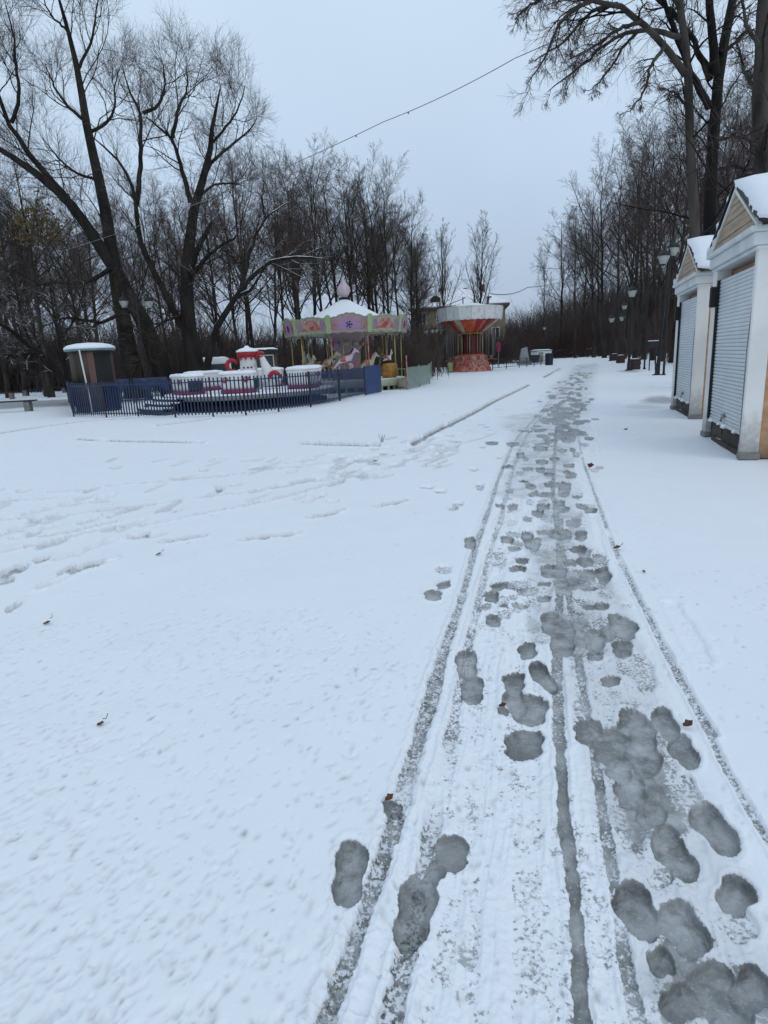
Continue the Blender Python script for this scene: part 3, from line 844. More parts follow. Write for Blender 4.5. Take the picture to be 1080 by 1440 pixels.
def hero_tree(name, label, limbs, Y, seed, mats, cat='tree', group=None, b1=14, b2=8, b3=6, b4=3, len1=.30, up=.10, ang=44, spread=1.0, rmin=.0048, snow=None, flare=True, droop=0., len2=.5, b1t0=.25, ws=1.0, lm=0.):
    """limbs: (list of photo points, start px width, end px width, depth drift, twiggy?) traced at distance Y"""
    rs = np.random.RandomState(seed)
    mpp = Y / F * 1.03
    P, R, tw = [], [], []
    root = None
    for pts, w0, w1, drift, twiggy in limbs:
        n = 16
        k = len(pts)
        dl = drift if isinstance(drift, (list, tuple)) else [drift * i / (k - 1) for i in range(k)]
        Q = np.array([at(px, py, Y + d * spread) for (px, py), d in zip(pts, dl)])
        if root is None:                             # the trunk goes on down into the ground
            if Q[0][2] > .05:
                up_ = Q[1] - Q[0]
                f_ = (Q[0][2] + .15) / max(.3, up_[2])
                Q = np.concatenate([[Q[0] - up_ * f_ * np.array((.6, .6, 1))], Q])
            root = Q[0].copy()
        Q = resample(Q, n)
        rr = (w1 * .55 + (w0 - w1 * .55) * np.linspace(1, 0, n) ** .85) * mpp / 2 * ws
        if flare and len(P) == 0:
            rr[:3] *= np.array([1.55, 1.2, 1.05])
        P.append(Q); R.append(rr); tw.append(twiggy)
    P, R, tw = np.array(P), np.array(R), np.array(tw)
    # wobble for bark and natural bends
    P[:, 1:] += rs.normal(size=P[:, 1:].shape) * .02
    org = np.array([P[0, 0, 0], P[0, 0, 1], 0.])
    P -= org
    root_ob = thing(name, label, cat, tuple(org), 0, group)
    V, Fq = tubes(P, R, 10)
    mesh_np('trunk', V, Fq, mats[0], root_ob)
    Pt, Rt = P[tw > 0], R[tw > 0]
    b, br = children(rs, Pt, Rt, b1, b1t0, .99, len1, ang, 8, .16, up, rr=.42, rmin=.010, rmax=.036, tip=.25, lmin=2.9 * lm)
    c, crr = children(rs, b, br, b2, .15, .98, len2, 42, 6, .17, up * .8, rr=.6, rmin=.0062, rmax=.014, droop=droop, lmin=1.25 * lm)
    V, Fq = join([tubes(b, br, 6), tubes(c, crr, 4)])
    mesh_np('branches', V, Fq, mats[1], root_ob)
    d, dr = children(rs, c, crr, b3, .15, 1.0, .66, 36, 5, .13, up * .9, rr=.7, rmin=rmin, rmax=.008, taper=.35, droop=droop, lmin=.72 * lm)
    parts = [tubes(d, dr, 3)]
    if b4:
        e, er = children(rs, d, dr, b4, .2, 1.0, .85, 30, 4, .11, up * .9, rr=.8, rmin=rmin * .8, rmax=.0052, taper=.3, droop=droop, lmin=.5 * lm)
        parts.append(tubes(e, er, 3))
    V, Fq = join(parts)
    mesh_np('crown', V, Fq, mats[2], root_ob)
    return root_ob

# --- the big old trees behind the children's ride
hero_tree('willow_tree', 'tallest old bare tree at the left, with two crossing dark trunks behind the ticket hut', [
    ([(192, 556), (184, 500), (172, 440), (162, 385), (155, 345), (150, 288), (132, 230), (122, 183), (113, 117), (109, 78), (97, 45), (80, 0), (72, -40)], 30, 3, [0, 0, 0, .2, .4, .6, .8, 1, 1.1, 1.2, 1.3, 1.4, 1.5], 1),
    ([(240, 556), (222, 500), (196, 440), (166, 385), (130, 330), (117, 307), (82, 264), (31, 230), (0, 208), (-50, 180)], 34, 5, [.5, .4, .3, .2, 0, -.4, -1, -1.6, -2, -2.4], 1),
    ([(95, 280), (51, 230), (16, 183), (4, 155), (-8, 110), (-20, 60)], 11, 3, [-.6, -.9, -1.2, -1.5, -1.8, -2], 1),
    ([(16, 172), (29, 136), (23, 97), (20, 55), (8, 5)], 6, 2, [-1.3, -1.8, -2, -2.3, -2.6], 1),
    ([(120, 170), (96, 150), (80, 130), (64, 90)], 6, 2, [1, .6, .2, -.3], 1),
    ([(123, 188), (150, 175), (163, 150), (160, 120), (168, 96)], 6, 2, [1, 1.8, 2.4, 2.8, 3], 1),
    ([(108, 100), (128, 62), (133, 30), (140, -10)], 5, 2, [1.2, 1.5, 1.9, 2.2], 1),
    ([(97, 45), (70, 20), (58, -10)], 4, 2, [1.3, 1, .6], 1),
    ([(140, 255), (100, 240), (75, 215), (60, 195)], 5, 2, [.7, .3, -.4, -1], 1),
    ([(160, 375), (120, 400), (70, 395), (20, 410), (-10, 430)], 8, 3, [0, -1, -2, -3, -3.5], 1),
    ([(175, 440), (140, 455), (95, 445), (55, 462)], 7, 2, [0, -1, -2, -2.6], 1),
], 36, 11, (M['bark'], M['bark'], M['twig']), b1=9, b2=7, b3=5, b4=3, len1=.30, up=.085, ws=.78, lm=1.1)

hero_tree('willow_tree', 'old bare tree forking low into many upright limbs behind the white van', [
    ([(280, 556), (272, 500), (262, 450), (260, 408), (268, 350), (268, 292), (278, 276), (290, 240), (299, 187), (303, 155), (310, 120)], 33, 3, [0, 0, 0, 0, .2, .5, .6, .8, 1, 1.2, 1.4], 1),
    ([(256, 460), (240, 428), (218, 385), (192, 334), (192, 288), (187, 249), (155, 214), (132, 194)], 13, 3, [0, -.3, -.6, -1, -1.3, -1.6, -2.2, -2.6], 1),
    ([(192, 288), (198, 233), (199, 183), (202, 159), (183, 136), (175, 109), (172, 92)], 9, 2, [-1.2, -1, -.8, -.6, -.6, -.5, -.4], 1),
    ([(202, 159), (225, 148), (233, 118), (230, 92)], 6, 2, [-.6, -.2, .2, .5], 1),
    ([(268, 285), (257, 241), (243, 194), (222, 178), (206, 165)], 9, 3, [.5, 0, -.5, -1, -1.4], 1),
    ([(243, 194), (249, 159), (264, 124), (262, 95)], 7, 2, [-.5, -.5, -.4, -.2], 1),
    ([(278, 276), (295, 229), (327, 202), (354, 183), (362, 165)], 8, 2, [.6, 1.2, 2, 2.8, 3.2], 1),
    ([(278, 276), (303, 259), (327, 257), (345, 262)], 5, 2, [.6, .2, -.6, -1], 1),
    ([(300, 200), (326, 170), (340, 140), (345, 120)], 5, 2, [1, .4, 0, -.4], 1),
    ([(265, 385), (278, 350), (290, 328), (297, 314)], 14, 10, [0, -.5, -.9, -1.2], 0),
    ([(266, 392), (290, 362), (310, 345), (332, 334)], 9, 5, [0, -.9, -1.8, -2.4], 1),
    ([(262, 440), (235, 450), (205, 470)], 6, 2, [0, -1, -1.6], 1),
], 35, 23, (M['bark'], M['bark'], M['twig_brown']), b1=8, b2=7, b3=5, b4=3, len1=.30, up=.085, ws=.74, lm=1.1)

hero_tree('leaning_tree', 'snow-lined tree leaning to the right between the white van and the carousel', [
    ([(288, 548), (292, 500), (303, 459), (318, 438), (330, 424), (342, 400), (365, 373), (400, 360), (432, 362), (455, 364)], 15, 3, [0, 0, 0, -.2, -.4, -.8, -1.2, -1.8, -2.4, -3], 1),
    ([(340, 402), (346, 384), (350, 358), (360, 330), (373, 307), (390, 293), (408, 284)], 8, 2, [-.8, -.6, -.4, -.1, .2, .6, 1], 1),
    ([(334, 418), (352, 408), (366, 390), (374, 372)], 7, 3, [-.5, -1, -1.6, -2], 1),
    ([(310, 448), (298, 428), (280, 410)], 4, 2, [-.2, -.8, -1.4], 1),
    ([(373, 307), (368, 280), (372, 258)], 4, 2, [.2, .4, .8], 1),
], 33, 35, (M['bark_snow'], M['bark_snow'], M['twig']), b1=9, b2=6, b3=4, b4=2, len1=.26, up=.05, b1t0=.4, ws=.75)

hero_tree('leaning_tree', 'low dark tree leaning far to the left beside the ticket hut', [
    ([(104, 556), (84, 526), (60, 502), (35, 480), (8, 458), (-30, 440)], 15, 5, [0, 0, -.4, -.8, -1.2, -1.6], 1),
    ([(98, 550), (92, 515), (85, 480), (74, 440), (70, 400)], 10, 3, [0, .4, .8, 1.2, 1.6], 1),
    ([(60, 502), (40, 498), (10, 500), (-10, 506)], 6, 2, [-.4, -1, -1.8, -2.2], 1),
    ([(45, 488), (30, 450), (24, 410), (10, 370)], 6, 2, [-.6, 0, .6, 1], 1),
    ([(85, 480), (110, 440), (118, 400)], 5, 2, [.8, 1.4, 2], 1),
], 31, 47, (M['bark_black'], M['bark_snow'], M['twig']), b1=13, b2=8, b3=6, b4=3, len1=.36, up=.03, droop=.1, ws=.75)

# --- the big trees standing behind the kiosks on the right
DR = [0, 0, 0, 0, 0]
hero_tree('poplar_tree', 'tall grey-barked tree behind the kiosks, reaching over the path with drooping twigs', [
    ([(984, 470), (980, 380), (976, 296), (969, 185), (968, 111), (961, 37), (953, -20), (945, -120), (930, -230), (925, -320)], 16, 4, [0] * 10, 1),
    ([(964, 105), (939, 67), (902, 30), (869, 6), (830, -3), (800, 14), (780, 41), (769, 78), (758, 100), (741, 118)], 8.5, 1.6, [0, -.2, -.5, -.8, -1.1, -1.4, -1.6, -1.8, -1.9, -2], 1),
    ([(963, 52), (930, 45), (902, 41), (868, 48), (838, 74), (820, 92), (802, 104), (786, 118), (770, 130)], 6.5, 1.5, [0, .3, .6, .9, 1.2, 1.3, 1.4, 1.5, 1.6], 1),
    ([(936, 64), (922, 80), (913, 95), (909, 120), (899, 142), (884, 158)], 5, 1.6, [-.2, -.6, -1, -1.2, -1.4, -1.6], 1),
    ([(902, 30), (870, 40), (842, 62), (822, 74), (800, 84)], 5, 1.6, [-.5, -1.2, -1.6, -2, -2.2], 1),
    ([(868, 6), (838, 12), (812, 36), (793, 60), (770, 74), (752, 84)], 5, 1.6, [-.8, -.4, 0, .4, .7, 1], 1),
    ([(830, -3), (800, -12), (770, -6), (740, 10), (722, 30)], 6, 1.8, [-1.1, -1.2, -1.3, -1.4, -1.5], 1),
    ([(958, 10), (930, -30), (890, -60), (850, -70), (800, -50), (760, -14), (735, 30)], 7, 1.5, [0, -.4, -.8, -1.2, -1.5, -1.8, -2], 1),
    ([(902, 41), (880, 62), (862, 90), (842, 118), (826, 128)], 4, 1.4, [.6, 1, 1.3, 1.7, 1.9], 1),
    ([(966, 150), (950, 130), (930, 125)], 4, 1.5, [0, .5, 1], 1),
], 22, 59, (M['bark_grey'], M['bark_black'], M['twig_red']), b1=13, b2=7, b3=5, b4=2, len1=.24, up=-.05, ang=42, rmin=.0042, droop=.10, len2=.60)

hero_tree('poplar_tree', 'tall black-trunked tree forking high up between the grey-barked tree and the kiosk roof', [
    ([(996, 470), (998, 380), (998, 296), (1002, 185), (1006, 111), (1010, 85), (1017, 62), (1024, 30), (1033, 0), (1050, -80), (1060, -180), (1066, -300)], 20, 5, [0, 0, 0, 0, 0, 0, 0, .2, .4, .8, 1, 1.2], 1),
    ([(1007, 105), (1004, 75), (1001, 40), (998, 0), (990, -80), (985, -200)], 11, 4, [0, -.2, -.4, -.6, -1, -1.4], 1),
    ([(997, 150), (986, 130), (976, 113), (966, 88), (953, 52), (940, 15), (920, -30), (900, -90)], 9, 3, [0, -.4, -.7, -.9, -1.2, -1.4, -1.7, -2], 1),
    ([(998, 112), (985, 80), (973, 52), (950, 22), (932, 5), (900, -20)], 8, 3, [0, .3, .6, 1, 1.3, 1.7], 1),
    ([(1006, 200), (1030, 190), (1050, 178), (1072, 182)], 4, 1.5, [0, .4, .9, 1.3], 1),
    ([(1012, 75), (1035, 60), (1052, 40), (1066, 46)], 5, 1.5, [0, .5, 1, 1.4], 1),
    ([(1005, 240), (1028, 232), (1048, 240), (1062, 236)], 4, 1.5, [0, .5, 1, 1.4], 1),
], 24, 71, (M['bark_black'], M['bark_black'], M['twig']), b1=13, b2=7, b3=5, b4=2, len1=.20, up=.03, ang=42, rmin=.0048)

hero_tree('poplar_tree', 'thick grey-brown trunk with rough bark at the right edge above the kiosk roof', [
    ([(1084, 520), (1082, 400), (1074, 260), (1072, 180), (1071, 122), (1067, 60), (1070, 10), (1082, -80), (1090, -220)], 34, 8, [0] * 9, 1),
    ([(1070, 215), (1054, 196), (1036, 184), (1020, 186)], 5, 1.6, [0, -.5, -1, -1.4], 1),
    ([(1070, 130), (1050, 108), (1040, 78), (1034, 50)], 6, 1.6, [0, .4, .9, 1.3], 1),
    ([(1071, 70), (1052, 42), (1046, 10), (1040, -30)], 6, 2, [0, -.4, -.8, -1], 1),
    ([(1072, 250), (1050, 262), (1034, 256)], 4, 1.4, [0, .5, 1], 1),
], 19, 83, (M['bark_grey'], M['bark'], M['twig_red']), b1=11, b2=6, b3=5, b4=2, len1=.30, up=.0, ang=50, rmin=.0045)

# --- woodland trees: a few kinds grown once, then copied
def grown_tree(name, seed, height, kind, mats):
    rs = np.random.RandomState(seed)
    n = 14
    t = np.linspace(0, 1, n)
    lean = rs.normal(0, .035 if kind != 'vase' else .03, 2)
    P = np.zeros((1, n, 3))
    P[0, :, 2] = t * height
    P[0, :, :2] = lean * (t[:, None] * height) + np.cumsum(rs.normal(0, .09, (n, 2)), 0) * t[:, None]
    r0 = height * rs.uniform(.0085, .0115)
    R = (r0 * (1 - t * .9))[None]
    R[0, 0] *= 1.4
    if kind == 'poplar':                         # upright limbs rising close to the trunk
        a, ar = children(rs, P, R, 24, .22, .97, .40, 26, 9, .05, .15, rr=.5, rmin=.02, rmax=.06, taper=.70)
        b, br = children(rs, a, ar, 10, .15, .98, .34, 32, 6, .09, .10, rr=.5, rmin=.010, rmax=.02)
        c, cc = children(rs, b, br, 7, .1, 1, .55, 32, 5, .10, .08, rr=.7, rmin=.007)
    elif kind == 'vase':                         # trunk splitting into a few long upright limbs
        a, ar = children(rs, P, R, 17, .30, .97, .40, 36, 10, .08, .075, rr=.55, rmin=.02, rmax=.07, taper=.52)
        b, br = children(rs, a, ar, 11, .18, .99, .40, 42, 7, .12, .06, rr=.5, rmin=.010, rmax=.022)
        c, cc = children(rs, b, br, 8, .1, 1, .55, 38, 5, .12, .05, rr=.7, rmin=.0072)
    elif kind == 'birch':                        # thin high-crowned tree
        a, ar = children(rs, P, R, 26, .42, .98, .25, 48, 8, .10, .05, rr=.45, rmin=.016, rmax=.05, taper=.5)
        b, br = children(rs, a, ar, 9, .15, .98, .44, 42, 6, .12, .02, rr=.5, rmin=.009, rmax=.018)
        c, cc = children(rs, b, br, 8, .1, 1, .58, 38, 5, .12, .0, rr=.7, rmin=.007)
    else:                                        # round bushy crown
        a, ar = children(rs, P, R, 22, .26, .97, .38, 50, 9, .10, .08, rr=.5, rmin=.02, rmax=.06, taper=.5)
        b, br = children(rs, a, ar, 10, .15, .98, .42, 44, 6, .12, .06, rr=.5, rmin=.010, rmax=.02)
        c, cc = children(rs, b, br, 8, .1, 1, .55, 40, 5, .13, .04, rr=.7, rmin=.0072)
    root = thing(name, 'x', 'tree')
    V, Fq = join([tubes(P, R, 8), tubes(a, ar, 6)])
    mesh_np('trunk', V, Fq, mats[0], root)
    d, dd = children(rs, c, cc, 3, .2, 1, .75, 34, 3, .12, .04, rr=.8, rmin=.005)
    V, Fq = join([tubes(b, br, 4), tubes(c, cc, 3), tubes(d, dd, 3)])
    mesh_np('crown', V, Fq, mats[1], root)
    return root

KINDS = []
for k, (kind, mt) in enumerate((('vase', 'twig_brown'), ('round', 'twig_red'), ('vase', 'twig'), ('birch', 'twig_brown'), ('round', 'twig'), ('vase', 'twig_red'), ('birch', 'twig_red'), ('poplar', 'twig'))):
    KINDS.append((kind, grown_tree('woodland_tree' if kind != 'poplar' else 'poplar_tree', 100 + k + (k > 6), 18.0, kind, (M['bark_wood'], M[mt]))))
_used = set()
def plant(k, x, y, h, rz, label, group, wide=1.0, lean=(0, 0)):
    kind, proto = KINDS[k]
    if k not in _used:
        o = proto
        _used.add(k)
    else:
        o = copy_tree(proto)
    o.location = (x, y, -.05)
    s = h / 18.0
    o.scale = (s * wide, s * wide, s)
    o.rotation_euler = (lean[0], lean[1], rz)
    tag(o, label, 'tree', group)
    return o

rw = random.Random(5)
LK = {'vase': 'bare tree of many upright limbs in the wood behind the rides', 'round': 'bare tree with a bushy reddish crown in the wood behind the rides', 'birch': 'thin high-crowned bare tree in the wood behind the rides'}
# front row of the wood: (px of the trunk, distance, height top py, kind)
def top_h(px, py, Y):
    return at(px, py, Y)[2]
for px, Y, topy, k in ((338, 46, 252, 1), (360, 50, 236, 5), (384, 47, 243, 1), (402, 52, 250, 0), (421, 46, 270, 5), (440, 55, 248, 2), (462, 50, 240, 0), (486, 58, 252, 3), (503, 52, 268, 2), (520, 56, 250, 0),
                       (535, 60, 262, 5), (551, 54, 268, 2), (566, 62, 285, 3), (580, 58, 300, 0), (592, 66, 322, 3),
                       (310, 48, 268, 3), (240, 50, 290, 4), (215, 46, 310, 1), (130, 48, 300, 4), (100, 52, 285, 2), (60, 46, 268, 4), (30, 50, 240, 5), (5, 47, 215, 0), (-30, 46, 200, 4), (-70, 50, 190, 2)):
    x = at(px, 520, Y)[0]
    kk = k
    plant(kk, x, Y, top_h(px, topy, Y) * rw.uniform(.97, 1.03), rw.uniform(0, 6.28), LK[KINDS[kk][0]], 'bare trees of the wood behind the rides', rw.uniform(.95, 1.2), (rw.gauss(0, .02), rw.gauss(0, .03)))
for q in range(34):                                        # deeper rows
    Y = rw.uniform(60, 98)
    px = rw.uniform(-60, 600)
    topy = np.interp(px, [-60, 120, 340, 400, 470, 540, 600], [235, 300, 275, 262, 268, 285, 345]) + rw.uniform(-10, 40)
    x = at(px, 510, Y)[0]
    kk = rw.choice([0, 1, 2, 3, 4, 5, 6])
    plant(kk, x, Y, max(8, top_h(px, topy, Y)), rw.uniform(0, 6.28), LK[KINDS[kk][0]], 'bare trees of the wood behind the rides', rw.uniform(.95, 1.25), (rw.gauss(0, .02), rw.gauss(0, .03)))
_y = at(52, 318, 44)
_lv = plant(4, at(66, 520, 44)[0], 44, 15.5, 1.2, 'bare tree still holding a clump of yellowed leaves at the left edge', None, 1.1)
_n = 900
_r = np.random.RandomState(8)
_c = np.array((_y[0], _y[1], _y[2]))[None] + _r.normal(size=(_n, 3)) * np.array((.75, .7, .75))
_q = _r.normal(size=(_n, 4, 3)) * .075 + _c[:, None]
_sc = _lv.scale
_q = (_q - np.array(_lv.location)) 
_cz, _szn = math.cos(-1.2), math.sin(-1.2)
_q = np.stack([_q[..., 0] * _cz - _q[..., 1] * _szn, _q[..., 0] * _szn + _q[..., 1] * _cz, _q[..., 2]], -1) / np.array(_sc)
_lo = mesh_np('yellow_leaves', _q.reshape(-1, 3), np.arange(_n * 4).reshape(-1, 4), M['leaves_yellow'], _lv, False)
# the two columnar poplars over the swing ride and the lone trees by the far end of the path
for px, Y, topy, k, wd, lab in ((628, 84, 326, 7, 1.1, 'upright poplar standing left of the swing ride, in front of the house'),
                                (672, 90, 320, 7, 1.2, 'upright poplar rising directly behind the swing ride crown'),
                                (764, 96, 350, 3, .62, 'lone thin tree with a sparse crown beside the white monument'),
                                (809, 112, 300, 3, .85, 'tall tree standing alone at the far end of the path')):
    x = at(px, 500, Y)[0]
    plant(k, x, Y, top_h(px, topy, Y), rw.uniform(0, 6.28), lab, None, wd)
# the avenue down the right side of the path
LR = {'vase': 'bare tree of many upright limbs in the avenue right of the path', 'round': 'bare tree with a bushy crown in the avenue right of the path', 'birch': 'thin high-crowned tree in the avenue right of the path', 'poplar': 'narrow poplar in the avenue right of the path'}
for px, Y, topy, k in ((835, 108, 262, 0), (850, 98, 250, 2), (866, 92, 238, 4), (878, 84, 228, 0), (893, 80, 222, 2), (905, 72, 212, 5), (918, 66, 196, 0), (930, 60, 188, 2), (944, 54, 172, 5), (960, 50, 158, 2), (978, 46, 150, 1), (1000, 44, 150, 5), (1024, 40, 140, 1), (1050, 38, 150, 5), (1078, 36, 130, 2), (1110, 36, 120, 0),
                       (820, 126, 310, 4), (845, 120, 285, 6), (900, 100, 240, 6), (925, 92, 225, 4), (985, 72, 190, 0), (1015, 64, 185, 4), (1060, 58, 190, 1), (788, 130, 318, 6), (1005, 36, 205, 1), (1045, 31, 210, 5)):
    x = at(px, 500, Y)[0]
    plant(k, x, Y, top_h(px, topy, Y) * rw.uniform(.97, 1.03), rw.uniform(0, 6.28), LR[KINDS[k][0]], 'bare avenue trees right of the path', rw.uniform(.95, 1.2), (rw.gauss(0, .015), rw.gauss(0, .02)))

# --- undergrowth that reads as one mass: many thin stems with side twigs
def thicket(name, seed, spots, material, stems=16, hscale=1.0):
    """spots: (x, y, radius, height)"""
    rs = np.random.RandomState(seed)
    P, R = [], []
    S = np.array(spots)
    K = len(S) * stems
    b = np.repeat(S, stems, 0)
    base = b[:, :2] + rs.normal(size=(K, 2)) * b[:, 2:3] * .5
    hh = b[:, 3] * rs.uniform(.55, 1.08, K) * hscale
    n = 5
    Q = np.zeros((K, n, 3))
    Q[:, 0, :2] = base
    D = np.concatenate([rs.normal(0, .16, (K, 2)), np.ones((K, 1))], 1)
    for k in range(1, n):
        D = D + rs.normal(size=(K, 3)) * .13
        D /= np.linalg.norm(D, axis=1, keepdims=True)
        Q[:, k] = Q[:, k - 1] + D * (hh / (n - 1))[:, None]
    Rr = (hh * .0042 + .006)[:, None] * np.linspace(1, .35, n)[None]
    c, cc = children(rs, Q, Rr, 7, .12, 1, .36, 34, 4, .12, .06, rr=.7, rmin=.010)
    d, dd = children(rs, c, cc, 4, .15, 1, .5, 36, 3, .12, .04, rr=.8, rmin=.008)
    V, Fq = join([tubes(Q, Rr, 4), tubes(c, cc, 3), tubes(d, dd, 3)])
    o = mesh_np(name, V, Fq, material)
    return tag(o, kind='stuff')

rt = np.random.RandomState(12)
sp = []
for q in range(100):                                       # brush hiding the foot of the house
    Y = rt.uniform(84, 100)
    px = rt.uniform(588, 722)
    sp.append((at(px, 500, Y)[0], Y, 2.2, top_h(px, rt.uniform(460, 488), Y)))
for q in range(240):                                       # behind the ride and the carousel
    Y = rt.uniform(44, 74)
    px = rt.uniform(-90, 615)
    if px < 150 and Y < 60: Y += 16
    sp.append((at(px, 510, Y)[0], Y, 2.2, rt.uniform(2.4, 5.0) * (1.5 if px < 320 else 1.0)))
for q in range(60):                                       # dark brush at the left edge
    Y = rt.uniform(58, 68)
    px = rt.uniform(-120, 110)
    sp.append((at(px, 510, Y)[0], Y, 1.8, rt.uniform(3, 8)))
for q in range(70):                                       # low scrub straggling out in front
    Y = rt.uniform(41, 48)
    px = rt.uniform(150, 610)
    sp.append((at(px, 510, Y)[0], Y, .8, rt.uniform(.4, 1.7)))
tag(thicket('undergrowth', 1, sp, M['thicket'], 13), 'dark brown brush and saplings filling the wood behind the rides', 'undergrowth')
sp = []
for q in range(300):                                       # the back of the wood
    Y = rt.uniform(90, 122)
    px = rt.uniform(-110, 640)
    sp.append((at(px, 510, Y)[0], Y, 4.0, rt.uniform(4, 9)))
tag(thicket('far_wood', 2, sp, M['thicket_grey'], 12), 'grey-brown back of the wood far behind the carousel', 'far wood')
sp = []
for q in range(160):                                       # hedge beyond the swing ride and path end
    Y = rt.uniform(118, 140)
    px = rt.uniform(600, 1000)
    sp.append((at(px, 497, Y)[0], Y, 3.0, rt.uniform(3.0, 8.8)))
tag(thicket('far_hedge', 3, sp, M['thicket_red'], 16), 'dark reddish hedge beyond the swing ride and the end of the path', 'hedge')
sp = []
for q in range(260):
    Y = rt.uniform(140, 185)
    px = rt.uniform(640, 1010)
    h = top_h(px, np.interp(px, [640, 700, 760, 790, 830, 900, 1010], [452, 440, 428, 405, 395, 360, 330]), Y)
    sp.append((at(px, 497, Y)[0], Y, 5.0, h * rt.uniform(.75, 1.0)))
tag(thicket('far_wood', 4, sp, M['thicket_grey'], 14), 'pale grey wood rising past the far end of the path', 'far wood')
sp = []
for q in range(110):                                       # brush under the avenue on the right
    Y = rt.uniform(46, 110)
    px = rt.uniform(842, 1110)
    if px < 842 + (110 - Y) * 1.3: continue
    sp.append((at(px, 500, Y)[0], Y, 2.0, rt.uniform(2.5, 7)))
tag(thicket('undergrowth', 5, sp, M['thicket_red'], 14), 'reddish-brown brush under the avenue trees right of the path', 'undergrowth')

# ------------------------------------------------------------------ MARKET KIOSKS
def snow_slab(mb, quad, th, nx=14, ny=10, seed=0, edge=.16):
    """rounded slab of snow lying on a sloping quad (four corners in order)"""
    q = [Vector(p) for p in quad]
    nrm = (q[1] - q[0]).cross(q[3] - q[0]).normalized()
    if nrm.z < 0: nrm = -nrm
    rs = np.random.RandomState(seed)
    vs, fs = [], []
    for j in range(ny + 1):
        for i in range(nx + 1):
            u, v = i / nx, j / ny
            p = q[0] * (1 - u) * (1 - v) + q[1] * u * (1 - v) + q[2] * u * v + q[3] * (1 - u) * v
            e = min(u * (q[1] - q[0]).length, (1 - u) * (q[1] - q[0]).length, v * (q[3] - q[0]).length, (1 - v) * (q[3] - q[0]).length)
            h = th * math.sqrt(max(0.02, 1 - max(0, 1 - e / edge) ** 2)) * rs.uniform(.9, 1.08) * (.8 + .45 * float(fbm(np.array([p.x * 1.7 + seed]), np.array([p.y * 1.7 + p.z]), 3)[0]))
            if e < 1e-6: p = p + Vector((rs.normal() * .012, rs.normal() * .012, 0))
            vs.append(p + nrm * h)
    n = len(vs)
    k = nx + 1
    for j in range(ny):
        for i in range(nx):
            fs.append((j * k + i, j * k + i + 1, (j + 1) * k + i + 1, (j + 1) * k + i))
    border = [i for i in range(k)] + [j * k + nx for j in range(1, ny + 1)] + [ny * k + i for i in range(nx - 1, -1, -1)] + [j * k for j in range(ny - 1, 0, -1)]
    for b in border:
        vs.append(Vector(vs[b]) - nrm * (th * .3 + .02))
    m = len(border)
    for a in range(m):
        fs.append((border[a], border[(a + 1) % m], n + (a + 1) % m, n + a))
    fs.append(tuple(n + a for a in range(m)))
    mb.add(vs, fs, 0, True)
    return mb

